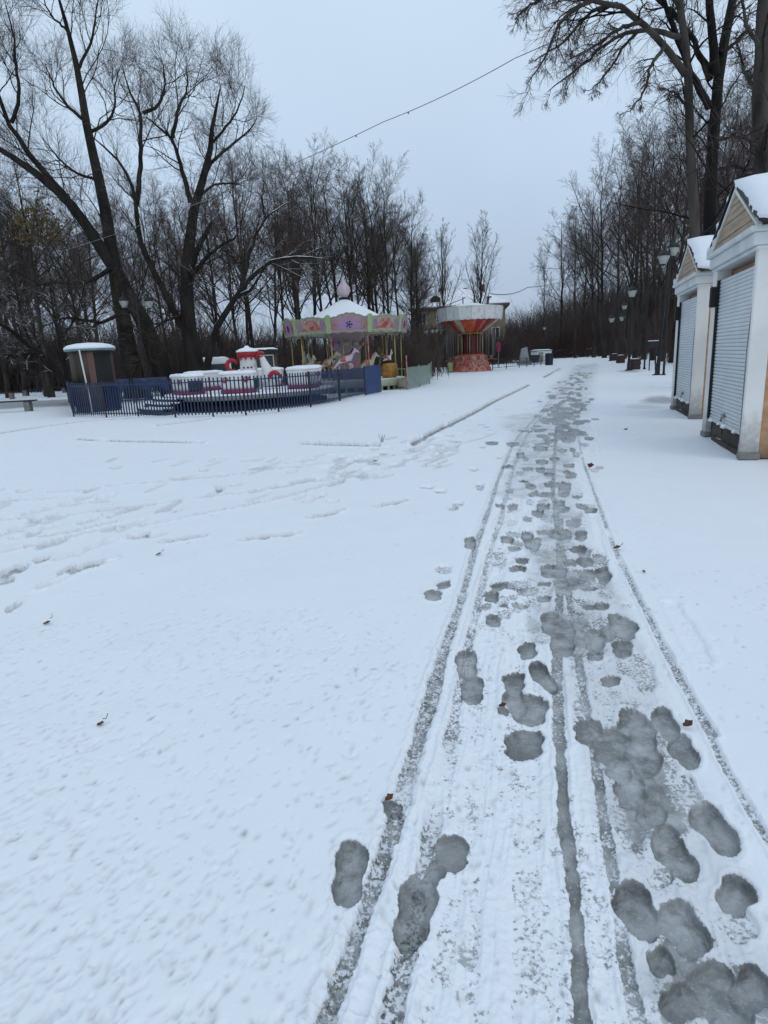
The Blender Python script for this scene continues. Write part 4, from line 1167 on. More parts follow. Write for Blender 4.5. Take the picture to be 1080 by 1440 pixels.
KN, KF_ = ground(1039, 647), ground(986, 613)
KW, KD = float(np.hypot(*(KF_ - KN))), 2.5
def make_kiosk():
    t = thing('market_kiosk', 'nearer white market kiosk with closed roller shutter, cut by the right edge', 'kiosk', group='white market kiosks')
    # orange plywood walls standing back behind the corner pillars
    MB().box(KW / 2, .225 + (KD - .225) / 2, 1.28, KW - .06, KD - .225, 2.52).build('wall', M['plywood'], t)
    for x, wx in ((.12, .24), (KW - .05, .10)):
        p = MB().box(x, .11, 1.34, wx, .22, 2.50, bev=.012)
        p.build('pillar', M['white_dirty'], t)
        MB().box(x + (.02 if x > 1 else -.02), .11, .05, wx + .03, .25, .10, bev=.02).build('pillar_foot', M['concrete'], t)
    # back pillars
    for x in (.14, KW - .14):
        MB().box(x, KD - .10, 1.30, .22, .16 + .12, 2.54, bev=.01).build('pillar', M['white_dirty'], t)
    # roller shutter of slats
    z0, z1, pitch = .34, 2.42, .052
    n = int((z1 - z0) / pitch)
    vs, fs = [], []
    prof = []
    for k in range(n):
        z = z0 + k * pitch
        for a, d in ((.0, .0), (.10, -.013), (.5, -.022), (.88, -.012), (.97, .0)):
            prof.append((d, z + a * pitch))
    for d, z in prof:
        vs += [(.26, .075 + d, z), (KW - .11, .075 + d, z)]
    for k in range(len(prof) - 1):
        fs.append((2 * k, 2 * k + 1, 2 * k + 3, 2 * k + 2))
    sh = MB().add(vs, fs)
    sh.box((KW + .15) / 2, .065, z0 - .02, KW - .38, .04, .05)
    sh.build('roller_shutter', M['shutter'], t)
    for x in (.254, KW - .113):
        MB().box(x, .045, 1.37, .022, .06, 2.10).build('guide_rail', M['metalgrey'] if x > 1 else M['black'], t)
    lk = MB().box(KW * .5, .035, .46, .11, .04, .06, bev=.01)
    lk.tube([(KW * .5 - .03, .02, .43), (KW * .5 - .03, .015, .37), (KW * .5 + .03, .015, .37), (KW * .5 + .03, .02, .43)], .008, 5)
    lk.build('shutter_lock', M['metalgrey'], t)
    # broken dark board under the shutter
    sk = MB().box((KW + .15) / 2, .11, .16, KW - .36, .05, .26)
    sk.box(KW / 2 + .2, .075, .04, KW - .6, .05, .07)
    sk.box(KW / 2 - .25, .078, .22, .16, .02, .09)
    sk.build('base_board', M['bark_board'], t)
    sn = MB()
    rs = random.Random(4)
    for x in (.42, .52, .98, 1.30, 1.38, 1.95):
        q = rs.uniform(.5, 1.1)
        sn.lathe([(.001, .045 * q), (.03 * q, .035 * q), (.05 * q, .0), (.02 * q, -.02 * q)], 8, x + rs.uniform(-.04, .04), .035, .300)
    sn.build('snow_lumps', M['snow'], t)
    # entablature with moulded cornice
    e = MB().box(KW / 2, .13, 2.685, KW + .06, .38, .15, bev=.01)
    e.box(KW / 2, .11, 2.795, KW + .14, .44, .07, bev=.015)
    e.box(KW / 2, .15, 2.585, KW + .02, .34, .05, bev=.01)
    e.build('entablature', M['white'], t)
    si = MB()
    for x in (.0, KW):
        si.box(x, KD / 2 + .32, 2.68, .09, KD - .58, .30, bev=.01)
    si.build('side_fascia', M['white_dirty'], t)
    # gable of weathered planks
    zb, za = 2.86, 3.50
    g = MB()
    npl = 7
    for k in range(npl):
        a0, a1 = k / npl, (k + 1) / npl - .012
        h = za - zb
        w0, w1 = (1 - a0) * (KW / 2 - .03), (1 - a1) * (KW / 2 - .03)
        g.prism([(KW / 2 - w0, zb + a0 * h), (KW / 2 + w0, zb + a0 * h), (KW / 2 + w1, zb + a1 * h), (KW / 2 - w1, zb + a1 * h)], -.02 - .004 * (k % 2), .05)
    g.prism([(.06, zb), (KW - .06, zb), (KW / 2, za - .02)], .06, .10)
    g.build('gable', M['planks'], t)
    rk = MB()
    for s in (-1, 1):
        a, b = Vector((KW / 2 + s * (KW / 2 + .10), 0, zb - .03)), Vector((KW / 2, 0, za + .02))
        d = (b - a)
        nn = Vector((-d.z, 0, d.x)).normalized() * (1 if s > 0 else -1)
        if nn.z < 0: nn = -nn
        pl = [a, b, b - Vector((0, 0, .05)), a - Vector((0, 0, .01)) + Vector((-s * .05, 0, 0))]
        rk.prism([(p.x, p.z) for p in pl], -.05 - .003 * s, .0)
    rk.build('gable_trim', M['white_dirty'], t)
    # two roof slopes with dark sheet edge and thick snow
    for s in (-1, 1):
        xe = KW / 2 + s * (KW / 2 + .22)
        ze = zb + .02
        xr, zr = KW / 2 + s * .001, za + .09
        MB().prism([(xr, zr), (xe, ze), (xe, ze - .035), (xr, zr - .04)], -.07, KD + .1).build('roof_slope', M['black'], t)
        sl_ = MB()
        snow_slab(sl_, [(xr, -.06, zr + .004), (xe, -.06, ze + .004), (xe, KD + .09, ze + .004), (xr, KD + .09, zr + .004)], .09, 14, 14, 5 + s)
        sl_.build('roof_snow', M['snow'], t)
    MB().box(.24, -.03, 2.18, .10, .08, .30, bev=.01).build('junction_box', M['black'], t)
    MB().tube([(KW - .06, .02, 2.5), (KW - .05, -.012, 1.4), (KW - .06, .0, .2)], .006, 5).build('wire', M['cable'], t)
    return t
KAZ = math.atan2(KF_[0] - KN[0], KF_[1] - KN[1])
kx, ky = math.sin(KAZ), math.cos(KAZ)
k1 = make_kiosk()
def put_kiosk(k, near):
    k.location = (near[0] + KW * kx, near[1] + KW * ky, 0)
    k.rotation_euler = (0, 0, math.atan2(-ky, -kx))
put_kiosk(k1, KN)
k2 = copy_tree(k1)
put_kiosk(k2, ground(969, 590.5))
k2['label'] = 'farther white market kiosk, smaller in view, behind the nearer shuttered one'

# ------------------------------------------------------------------ CHILDREN'S RIDE, ITS HUT AND FENCE
rc = (-4.95, 24.6)
ride = thing('children_ride', 'snow-covered round children\'s ride with white tub cars and a red-topped castle tower', 'ride', (rc[0], rc[1], 0))
MB().lathe([(2.95, .0), (2.95, .18), (2.7, .2), (2.7, .38)], 40).build('base', M['dark'], ride)
MB().lathe([(3.25, .37), (3.3, .39), (3.3, .50), (3.2, .52)], 48).build('platform', M['concrete'], ride)
MB().lathe([(3.25, .52), (3.22, .56), (2.6, .575), (0.01, .58)], 48).build('platform_snow', M['snow'], ride)
for k in range(3):                                         # steps up on the left side
    st = MB()
    r0 = 3.35 + (2 - k) * .30
    st.lathe([(r0 - .02, .10 + k * .15), (r0 + .28, .10 + k * .15), (r0 + .28, .17 + k * .15), (r0 - .02, .17 + k * .15), (r0 - .02, .10 + k * .15)], 12, a0=math.radians(188), a1=math.radians(238))
    s_ob = st.build('step', M['blue_dark'], ride)
    sn = MB()
    sn.lathe([(r0, .172 + k * .15), (r0 + .26, .172 + k * .15), (r0 + .25, .215 + k * .15), (r0 + .01, .215 + k * .15), (r0, .172 + k * .15)], 12, a0=math.radians(189), a1=math.radians(237))
    sn.build('step_snow', M['snow'], s_ob)
def tub_car(ang, L, Hh):
    a = math.radians(ang)
    r = 2.42
    o = bpy.data.objects.new('tub_car', None)
    COL.objects.link(o)
    o.parent = ride
    o.location = (r * math.cos(a), r * math.sin(a), .55)
    o.rotation_euler = (0, 0, a + math.pi / 2)
    def shell(w, l, z, n=28):
        return [(l / 2 * math.copysign(abs(math.cos(t)) ** .45, math.cos(t)), w / 2 * math.copysign(abs(math.sin(t)) ** .55, math.sin(t)), z) for t in (2 * math.pi * i / n for i in range(n))]
    def loft(rings, name, m, smooth=True):
        n = len(rings[0])
        vs = [p for r_ in rings for p in r_]
        fs = [(j * n + i, j * n + (i + 1) % n, (j + 1) * n + (i + 1) % n, (j + 1) * n + i) for j in range(len(rings) - 1) for i in range(n)]
        fs += [tuple(range(n - 1, -1, -1)), tuple((len(rings) - 1) * n + i for i in range(n))]
        return MB().add(vs, fs, 0, smooth).build(name, m, o)
    loft([shell(.82, L * .93, .0), shell(.92, L * .99, .05), shell(.92, L * .99, .13), shell(.80, L * .92, .17)], 'bumper_ring', M['magenta'])
    loft([shell(.78, L * .90, .16), shell(.86, L * .95, .30), shell(.90, L * 1.0, Hh - .08), shell(.92, L * 1.02, Hh)], 'tub', M['plastic'])
    rsn = random.Random(int(ang))
    def lump(w, l, z): return [(x, y, zz + rsn.uniform(-.012, .02)) for x, y, zz in shell(w, l, z)]
    loft([shell(.93, L * 1.03, Hh + .002), lump(.95, L * 1.04, Hh + .05), lump(.84, L * .97, Hh + .10), lump(.5, L * .7, Hh + .12)], 'snow_load', M['snow'])
    sc_ = MB()
    for dx in (-.3, .28):                                 # painted scrolls on the side
        for q in range(2):
            pts = [(L * dx + (.05 + .07 * (1 - u)) * math.cos(5.2 * u + q * 2.6), -.452, Hh * .74 + (.03 + .08 * (1 - u)) * math.sin(5.2 * u + q * 2.6)) for u in (i / 9 for i in range(10))]
            sc_.tube(pts, .016, 5)
    sc_.build('painted_scroll', M['red'], o)
    sd = MB().box(L / 2 * .98, 0, .34, .16, .5, .34, bev=.03)
    sd.build('coupling', M['blue_dark'], o)
    return o
tub_car(213, 1.85, .64)
tub_car(272, 1.25, .66)
tub_car(335, 1.25, .70)
tub_car(30, 1.4, .72)
tub_car(90, 1.9, .70)
tub_car(150, 1.7, .70)
tw = MB()
tw.lathe([(.44, .56), (.40, .9), (.33, 1.25), (.31, 1.75), (.36, 1.84)], 24)
tower = tw.build('castle_tower', M['plastic'], ride)
cr_m = MB().lathe([(.375, 1.80), (.40, 1.93), (.40, 2.00), (.36, 2.00)], 24)
for k in range(11):
    a = 2 * math.pi * k / 11
    cr_m.prism([(-.07, 1.83), (.07, 1.83), (.0, 1.68)], -.395, -.365, 'y', 0, Matrix.Rotation(a, 4, 'Z'))
cr_m.build('red_crown', M['red'], tower)
MB().lathe([(.43, 2.00), (.42, 2.05), (.28, 2.12), (.10, 2.17), (.07, 2.22), (.001, 2.24)], 20).build('snow_cap', M['snow'], tower)
fc = MB()
for a in (-1.95, -1.45, -1.05):
    fc.lathe([(.001, -.035), (.035, -.02), (.04, 0), (.035, .02), (.001, .035)], 8, .325 * math.cos(a), .325 * math.sin(a), 1.42)
fc.build('porthole', M['dark'], tower)
def curl(cx, cz, r, th, a0, a1, y=-.1):
    return MB().tube([(cx + r * math.cos(math.radians(a0 + (a1 - a0) * i / 18)), y, cz + r * math.sin(math.radians(a0 + (a1 - a0) * i / 18))) for i in range(19)], [th * (.55 + .45 * math.sin(math.pi * (i + 3) / 24)) for i in range(19)], 8)
curl(-.60, 1.52, .20, .08, 300, 20).build('red_curl', M['red'], ride)
curl(.52, 1.78, .16, .085, 200, 40).build('red_curl', M['red'], ride)
curl(.10, .98, .20, .08, 180, -20, -.62).build('red_curl', M['red'], ride)
curl(1.05, 1.0, .20, .08, 190, 0, -.5).build('red_curl', M['red'], ride)
nk = MB()
nk.tube([(.85, -.1, .7), (.82, -.1, 1.05), (.66, -.1, 1.45), (.56, -.1, 1.78)], [.36, .29, .17, .10], 12)
nk.build('swan_neck', M['plastic'], ride)

# ticket hut with a round canopy
hx, hy = at(137, 560, 25.6)[:2]
hut = thing('ticket_hut', 'brown round ticket hut under a snow-covered umbrella canopy at the fence corner', 'ticket hut', (hx, hy, 0))
MB().lathe([(.80, 1.05), (.80, 2.36), (.74, 2.38)], 32).build('upper_wall', M['hutwood'], hut)
MB().lathe([(.84, .0), (.84, 1.06), (.78, 1.08)], 32).build('lower_wall', M['hutwood'], hut)
op = MB()
op.lathe([(.812, 1.12), (.812, 2.26), (.805, 2.26), (.805, 1.12), (.812, 1.12)], 8, a0=math.radians(302), a1=math.radians(352))
op.build('counter_opening', M['dark'], hut)
MB().lathe([(.815, 1.08), (.815, 2.34), (.806, 2.34), (.806, 1.08), (.815, 1.08)], 4, a0=math.radians(284), a1=math.radians(300)).build('door_panel', M['brick'], hut)
MB().lathe([(.84, 2.34), (.94, 2.36), (.95, 2.42), (.90, 2.46)], 36).build('canopy', M['teal'], hut)
MB().lathe([(.945, 2.425), (.94, 2.49), (.80, 2.58), (.52, 2.64), (.2, 2.665), (.001, 2.67)], 36).build('canopy_snow', M['snow'], hut)
MB().tube([(.16, -.98, .0), (.02, -.96, 2.38)], .032, 8).build('pole', M['white'], hut)

# picket fence of blue bars round the ride
pts_f = [ground(*p) for p in ((97, 566), (104, 586), (150, 587), (195, 587), (247, 587), (300, 586), (346, 584), (392, 579), (437, 573), (478, 564), (514, 556))]
fence = thing('picket_fence', 'blue iron picket fence round the children\'s ride, with sheet panels at its ends', 'fence', (0, 0, 0))
FH = 1.17
def leanp(p, z): return (p[0], p[1], z)
for p in pts_f:
    MB().box(p[0], p[1], FH / 2 + .02, .055, .055, FH + .04, rz=.4, bev=.008).build('post', M['blue_dark'], fence)
for k, (a, b) in enumerate(zip(pts_f[:-1], pts_f[1:])):
    a, b = np.array(a), np.array(b)
    L = np.hypot(*(b - a))
    rz = math.atan2(b[1] - a[1], b[0] - a[0])
    m_ = MB()
    for z in (.14, FH - .10):
        m_.box((a[0] + b[0]) / 2, (a[1] + b[1]) / 2, z, L - .06, .03, .035, rz=rz)
    n = int(L / .125)
    rs = random.Random(k)
    for i in range(1, n):
        c = a + (b - a) * i / n
        m_.box(c[0], c[1], FH / 2 + .04 + rs.uniform(-.01, .01), .038, .024, FH - .05, rz=rz)
    m_.build('picket_panel', M['fence_bars'], fence)
def sheet(a, b, z0, z1, off, m, th=.02):
    a, b = np.array(a), np.array(b)
    L = np.hypot(*(b - a)); rz = math.atan2(b[1] - a[1], b[0] - a[0])
    c = (a + b) / 2 + off * np.array((-math.sin(rz), math.cos(rz)))
    MB().box(c[0], c[1], (z0 + z1) / 2, L, th, z1 - z0, rz=rz, bev=.004).build('sheet_panel', m, fence)
sheet(pts_f[2], (pts_f[2] + pts_f[3]) / 2, .30, 1.08, .045, M['blue'])
sheet(pts_f[0], pts_f[1], .10, 1.12, .03, M['blue'])
sheet(pts_f[-1], ground(536, 552), .03, 1.24, 0., M['blue_panel'], .06)
# cloths hung on the far side of the fence
bk = [at(px, 540, Y)[:2] for px, Y in ((97, 27.5), (150, 29.8), (185, 30.3), (240, 30.6))]
back = thing('picket_fence', 'back run of the blue fence hung with dark blue cloths behind the ticket hut', 'fence')
for p in bk:
    MB().box(p[0], p[1], .6, .07, .07, 1.2, bev=.008).build('post', M['blue_dark'], back)
for k, (a, b) in enumerate(zip(bk[:-1], bk[1:])):
    a, b = np.array(a), np.array(b)
    L = np.hypot(*(b - a)); rz = math.atan2(b[1] - a[1], b[0] - a[0])
    m_ = MB()
    for z in (.14, 1.05):
        m_.box((a[0] + b[0]) / 2, (a[1] + b[1]) / 2, z, L - .08, .035, .05, rz=rz)
    n = int(L / .17)
    for i in range(1, n):
        c = a + (b - a) * i / n
        m_.box(c[0], c[1], .61, .03, .022, 1.08, rz=rz)
    m_.build('picket_panel', M['blue_dark'], back)
    c = (a + b) / 2
    vs, fs = [], []
    rs = random.Random(k + 30)
    for j in range(5):
        for i in range(13):
            q = a + (b - a) * (.06 + .88 * i / 12)
            w_ = .03 * math.sin(i * 1.9 + k)
            z = 1.16 - j * (.13 + .03 * math.sin(i * .9 + k * 2))
            vs.append((q[0], q[1] - .07 - w_, z))
    for j in range(4):
        for i in range(12):
            fs.append((j * 13 + i, j * 13 + i + 1, j * 13 + 14 + i, j * 13 + 13 + i))
    cl = MB().add(vs, fs, 0, True).build('hung_cloth', M['blue'], back)
    md = cl.modifiers.new('thick', 'SOLIDIFY'); md.thickness = .012

# operator booth behind the ride
bx = at(375, 530, 27.6)
booth = thing('operator_booth', 'small dark booth with pale window frame and snowy flat roof behind the castle tower', 'booth', (bx[0], bx[1], 0))
MB().box(0, 0, .95, .95, .8, 1.9).build('wall', M['hutwood'], booth)
fr = MB()
for x in (-.43, .02, .43): fr.box(x, -.415, 1.42, .05, .04, .9)
for z in (.96, 1.88): fr.box(0, -.417, z, .91, .045, .05)
fr.build('window_frame', M['cream'], booth)
MB().box(0, -.405, 1.42, .82, .02, .86).build('window_pane', M['winglass'], booth)
MB().box(0, 0, 2.02, 1.1, .95, .22, bev=.02).build('roof', M['black'], booth)
rsn = MB(); snow_slab(rsn, [(-.54, -.46, 2.132), (.54, -.46, 2.132), (.54, .46, 2.132), (-.54, .46, 2.132)], .06, 8, 8, 3); rsn.build('roof_snow', M['snow'], booth)

# ------------------------------------------------------------------ VAN
vx = at(300, 530, 38)
van = thing('parked_van', 'white van with snow on its roof parked between the big trees and the ride', 'van', (vx[0], vx[1], 0), math.radians(-68))
vb = MB()
sec = [(-1.75, .35), (-1.85, .9), (-1.78, 1.0), (-1.55, 1.75), (-1.35, 1.92), (1.30, 1.96), (1.72, 1.80), (1.80, 1.0), (1.80, .35)]
vb.prism(sec, -.85, .85)
body = vb.build('body', M['white'], van)
bv = body.modifiers.new('bevel', 'BEVEL'); bv.width = .06; bv.segments = 3
wn = MB()
for x0, x1 in ((-1.25, -.42), (-.34, .55), (.63, 1.45)):
    wn.prism([(x0, 1.10), (x1, 1.10), (x1, 1.62), (x0 + .08, 1.62)], -.875, -.845)
wn.build('side_windows', M['winglass'], van)
MB().prism([(-.78, 1.08), (.78, 1.08), (.68, 1.66), (-.68, 1.66)], 1.765, 1.80, 'x').build('rear_window', M['winglass'], van)
for x in (-1.15, 1.15):
    for y in (-.76, .76):
        MB().lathe([(.18, -.10), (.33, -.10), (.35, -.06), (.35, .06), (.33, .10), (.18, .10), (.18, -.10)], 20).build('wheel', M['tyre'], van).matrix_local = Matrix.Translation((x, y, .34)) @ Matrix.Rotation(math.pi / 2, 4, 'X')
for y in (-.66, .66):
    MB().box(1.81, y, .85, .04, .16, .3, bev=.01).build('tail_light', M['red'], van)
rsn = MB(); snow_slab(rsn, [(-1.32, -.78, 1.945), (1.32, -.78, 1.965), (1.32, .78, 1.965), (-1.32, .78, 1.945)], .10, 14, 8, 8); rsn.build('roof_snow', M['snow'], van)

# ------------------------------------------------------------------ HORSE CAROUSEL
cc = at(491, 540, 33)
car = thing('carousel', 'horse carousel with snowy cone roof, onion finial and pink and green rounding boards', 'carousel', (cc[0], cc[1], 0))
car.scale = (.9, .9, 1)
CR = 3.3
MB().lathe([(3.0, .0), (3.0, .22)], 40).build('sub_frame', M['dark'], car)
MB().lathe([(3.3, .20), (3.38, .23), (3.38, .50), (3.3, .53)], 48).build('platform', M['cream'], car)
sk = MB()
for k in range(40):
    a = 2 * math.pi * k / 40
    sk.box(3.16 * math.cos(a), 3.16 * math.sin(a), .10, .05, .16, .20, rz=a)
sk.build('lattice_skirt', M['green'], car)
MB().lathe([(3.25, .532), (3.2, .56), (1.0, .57)], 48).build('platform_snow', M['snow'], car)
MB().lathe([(.85, .53), (.85, 1.1), (.72, 1.25), (.72, 2.0), (.85, 2.12), (.85, 2.5), (1.15, 2.85)], 10, smooth=False).build('centre_drum', M['ornate_pink'], car)
dm = [M['lilac'], M['green'], M['cream'], M['redorn']]
for k in range(10):
    a = 2 * math.pi * (k + .5) / 10
    Mx = Matrix.Rotation(a, 4, 'Z')
    MB().prism([(-.17, 1.32), (.17, 1.32), (.17, 1.75), (.10, 1.9), (0, 1.95), (-.10, 1.9), (-.17, 1.75)], .685, .705, 'x', 0, Mx).build('drum_panel', dm[k % 4], car)
    MB().prism([(-.20, .62), (.20, .62), (.20, .95), (0, 1.04), (-.20, .95)], .81, .83, 'x', 0, Mx).build('drum_panel', dm[(k + 1) % 4], car)
    MB().lathe([(.001, -.12), (.12, -.10), (.16, 0), (.12, .10), (.001, .12)], 10, .88 * math.cos(a), .88 * math.sin(a), 2.32).build('drum_medallion', dm[(k + 2) % 4], car)
# ceiling and cone roof
MB().lathe([(1.1, 2.86), (3.2, 2.84), (3.2, 2.90), (1.1, 2.92)], 40).build('ceiling', M['green'], car)
MB().lathe([(3.16, 2.96), (3.14, 3.0), (.25, 4.36), (.18, 4.46)], 20, smooth=False).build('cone_roof', M['pink'], car)
rf = MB().lathe([(3.12, 3.02), (3.10, 3.10), (2.4, 3.46), (1.6, 3.84), (.6, 4.30), (.26, 4.47), (.001, 4.52)], 40)
rf.build('roof_snow', M['snow'], car)
fin = MB().lathe([(.20, 4.46), (.22, 4.54), (.13, 4.60), (.30, 4.72), (.43, 4.92), (.40, 5.12), (.22, 5.33), (.08, 5.48), (.03, 5.62), (.001, 5.68)], 24, rfun=lambda a: 1 + .035 * math.cos(8 * a))
fo_ = fin.build('onion_finial', M['fabricpink'], car)
fo_.scale = (.86, .86, .9); fo_.location.z = .46
MB().lathe([(.24, 4.50), (.26, 4.55), (.24, 4.60)], 16).build('finial_collar', M['dark'], car)
half = CR * math.tan(math.pi / 10)
for k in range(10):
    a = 2 * math.pi * k / 10 - math.pi / 2 + .10
    Mx = Matrix.Rotation(a, 4, 'Z') @ Matrix.Translation((CR * .985, 0, 2.80)) @ Matrix.Rotation(math.radians(11), 4, 'Y')
    big = k % 2 == 0
    w_ = half - .13
    n = 14
    top = [(w_ - 2 * w_ * i / n, .66 + (.20 if big else .10) * math.sin(math.pi * i / n) ** 1.5 + .025 * math.cos(i * 2.4)) for i in range(n + 1)]
    bot = [(-w_ + 2 * w_ * i / n, .0 - .05 * abs(math.sin(i * math.pi * 3 / n))) for i in range(n + 1)]
    bd = MB().prism(top + bot, -.03, .03, 'x', 0, Mx).build('rounding_board', M['ornate_pink'] if big else M['ornate_cream'], car)
    arch = [(.56 * math.cos(t), .14 + .46 * math.sin(t)) for t in (math.pi * i / 14 for i in range(15))]
    MB().prism(arch, .032, .045, 'x', 0, Mx).build('painted_arch', M['lilac'] if big else M['redorn'], bd)
    orn = MB()
    for s in (-1, 1):
        for q in range(4):
            y = s * (.62 + .09 * q)
            if abs(y) < w_ - .03:
                orn.box(0.045, y, .34, .02, .035, .48 - .10 * (q % 2), M=Mx)
    orn.build('painted_slats', M['redorn'] if big else M['lilac'], bd)
    rim = MB()
    rim.tube([Mx @ Vector((.04, y, z)) for y, z in top], .022, 5)
    rim.tube([Mx @ Vector((.04, y, z + .06)) for y, z in bot], .018, 5)
    rim.build('gilt_edge', M['green'], bd)
    star = MB()
    for q in range(5):
        t = q * 2 * math.pi / 5
        star.lathe([(.001, -.05), (.05, 0), (.001, .05)], 6, *(Mx @ Vector((.06, .13 * math.cos(t), .34 + .13 * math.sin(t)))))
    star.lathe([(.001, -.07), (.07, 0), (.001, .07)], 8, *(Mx @ Vector((.06, 0, .34))))
    star.build('rosette', M['redorn'] if not big else M['blue_dark'], bd)
    a2 = a + math.pi / 10
    Mp = Matrix.Rotation(a2, 4, 'Z') @ Matrix.Translation((CR * .985 / math.cos(math.pi / 10) - .02, 0, 2.76)) @ Matrix.Rotation(math.radians(11), 4, 'Y')
    MB().prism([(-.14, 0), (.14, 0), (.15, .74), (.10, .80), (0, .84), (-.10, .80), (-.15, .74)], -.04, .05, 'x', 0, Mp).build('pilaster', M['green'], car)
    MB().tube([(3.12 * math.cos(a2), 3.12 * math.sin(a2), .52), (3.12 * math.cos(a2), 3.12 * math.sin(a2), 2.86)], .035, 6).build('pole', M['redorn'] if k % 3 == 0 else M['gold'], car)
def horse(parent, ang, r, m, mane_m, z):
    """a galloping carousel horse, one continuous skin"""
    a = math.radians(ang)
    J = [((0, 0, 0), .155), ((-.30, 0, .02), .165), ((.28, 0, .03), .15), ((.42, 0, .20), .10), ((.55, 0, .38), .075), ((.62, 0, .46), .07), ((.78, 0, .36), .045), ((.84, 0, .32), .035),
         ((-.36, .10, -.16), .075), ((-.26, .10, -.34), .045), ((-.42, .10, -.50), .032), ((-.36, -.10, -.16), .075), ((-.50, -.10, -.32), .045), ((-.66, -.10, -.42), .032),
         ((.30, .09, -.16), .06), ((.46, .09, -.26), .04), ((.40, .09, -.44), .03), ((.30, -.09, -.16), .06), ((.36, -.09, -.34), .04), ((.24, -.09, -.46), .03),
         ((.58, .05, .56), .022), ((.58, -.05, .56), .022)]
    E_ = [(0, 1), (0, 2), (2, 3), (3, 4), (4, 5), (5, 6), (6, 7), (1, 8), (8, 9), (9, 10), (1, 11), (11, 12), (12, 13), (2, 14), (14, 15), (15, 16), (2, 17), (17, 18), (18, 19), (5, 20), (5, 21)]
    me = bpy.data.meshes.new('horse')
    me.from_pydata([j[0] for j in J], E_, [])
    o = link('horse', me, m, parent)
    sk_ = o.modifiers.new('skin', 'SKIN')
    for i, d in enumerate(me.skin_vertices[0].data if me.skin_vertices else []):
        d.radius = (J[i][1], J[i][1])
    sb = o.modifiers.new('sub', 'SUBSURF'); sb.levels = 1; sb.render_levels = 1
    o.location = (r * math.cos(a), r * math.sin(a), z)
    o.rotation_euler = (0, 0, a + math.pi / 2)
    mn = MB()
    mn.tube([(.30, 0, .16), (.40, 0, .34), (.52, 0, .50), (.62, 0, .56)], [.05, .06, .05, .03], 6)
    MB().tube([(-.44, 0, .10), (-.60, 0, .06), (-.68, 0, -.14), (-.66, 0, -.30)], [.04, .055, .05, .02], 6).build('tail', mane_m, o)
    mn.build('mane', mane_m, o)
    sd = MB().lathe([(.17, -.14), (.185, -.05), (.185, .05), (.17, .14)], 12)
    so = sd.build('saddle', M['redorn'], o)
    so.matrix_local = Matrix.Translation((-.04, 0, .02)) @ Matrix.Rotation(math.pi / 2, 4, 'Y')
    MB().tube([(0, 0, -z + .53), (0, 0, 2.86 - z)], .022, 6).build('ride_pole', M['gold'], o)
    return o
def fix_skin(o, radii):
    pass
for q, (ang, m_, mm) in enumerate(((212, 'cream', 'yellow'), (243, 'cream', 'yellow'), (268, 'fabricpink', 'dark'), (300, 'cream', 'redorn'), (335, 'plastic', 'dark'), (20, 'cream', 'yellow'), (100, 'fabricpink', 'dark'), (160, 'plastic', 'yellow'), (185, 'cream', 'dark'))):
    horse(car, ang, 2.45 - .25 * (q % 2), M[m_], M[mm], 1.28 + .12 * ((q * 7) % 3))
ch = bpy.data.objects.new('chariot', None)
COL.objects.link(ch); ch.parent = car
ch.scale = (.84, .84, .86)
ch.location = (2.75 * math.cos(math.radians(328)), 2.75 * math.sin(math.radians(328)), .54)
MB().lathe([(.36, 0), (.52, .18), (.58, .45), (.54, .72), (.46, .86)], 20).build('barrel_body', M['yellow'], ch)
hp = MB()
for z, r_ in ((.18, .535), (.45, .595), (.70, .56)): hp.lathe([(r_ - .02, z - .03), (r_, z), (r_ - .02, z + .03)], 20)
hp.build('barrel_hoop', M['orange'], ch)
MB().lathe([(.46, .86), (.40, .96), (.18, 1.02), (.001, 1.03)], 16).build('barrel_lid', M['dark'], ch)

# pale green barrier sheets right of the carousel
gb = thing('barrier', 'pale green sheet barrier with posts at the right foot of the horse carousel', 'barrier')
gp = [ground(540, 546), ground(573, 548), ground(590, 544), ground(604, 540), ground(607, 530)]
for k, p in enumerate(gp):
    MB().tube([(p[0], p[1], 0), (p[0], p[1], 1.12 if k != 1 else 1.6)], .03, 7).build('post', M['green'] if k != 1 else M['redorn'], gb)
for k, (a, b) in enumerate(zip(gp[:-1], gp[1:])):
    L = np.hypot(*(b - a)); rz = math.atan2(b[1] - a[1], b[0] - a[0]); c = (a + b) / 2
    if k == 0:
        MB().box(c[0], c[1], .30, L - .07, .04, .36, rz=rz).build('sheet', M['cream'], gb)
        r_ = MB()
        for i in range(10):
            q = a + (b - a) * (i + .5) / 10
            r_.box(q[0], q[1], .06, .05, .03, .12, rz=rz)
        for i in range(7):
            q = a + (b - a) * (i + .5) / 7
            r_.box(q[0], q[1], .72, .018, .018, .5, rz=rz)
        r_.box(c[0], c[1], .98, L - .06, .03, .03, rz=rz)
        r_.build('rail', M['green'], gb)
    else:
        MB().box(c[0], c[1], .56, L - .07, .025, .98, rz=rz).build('sheet', M['glassgreen'], gb)

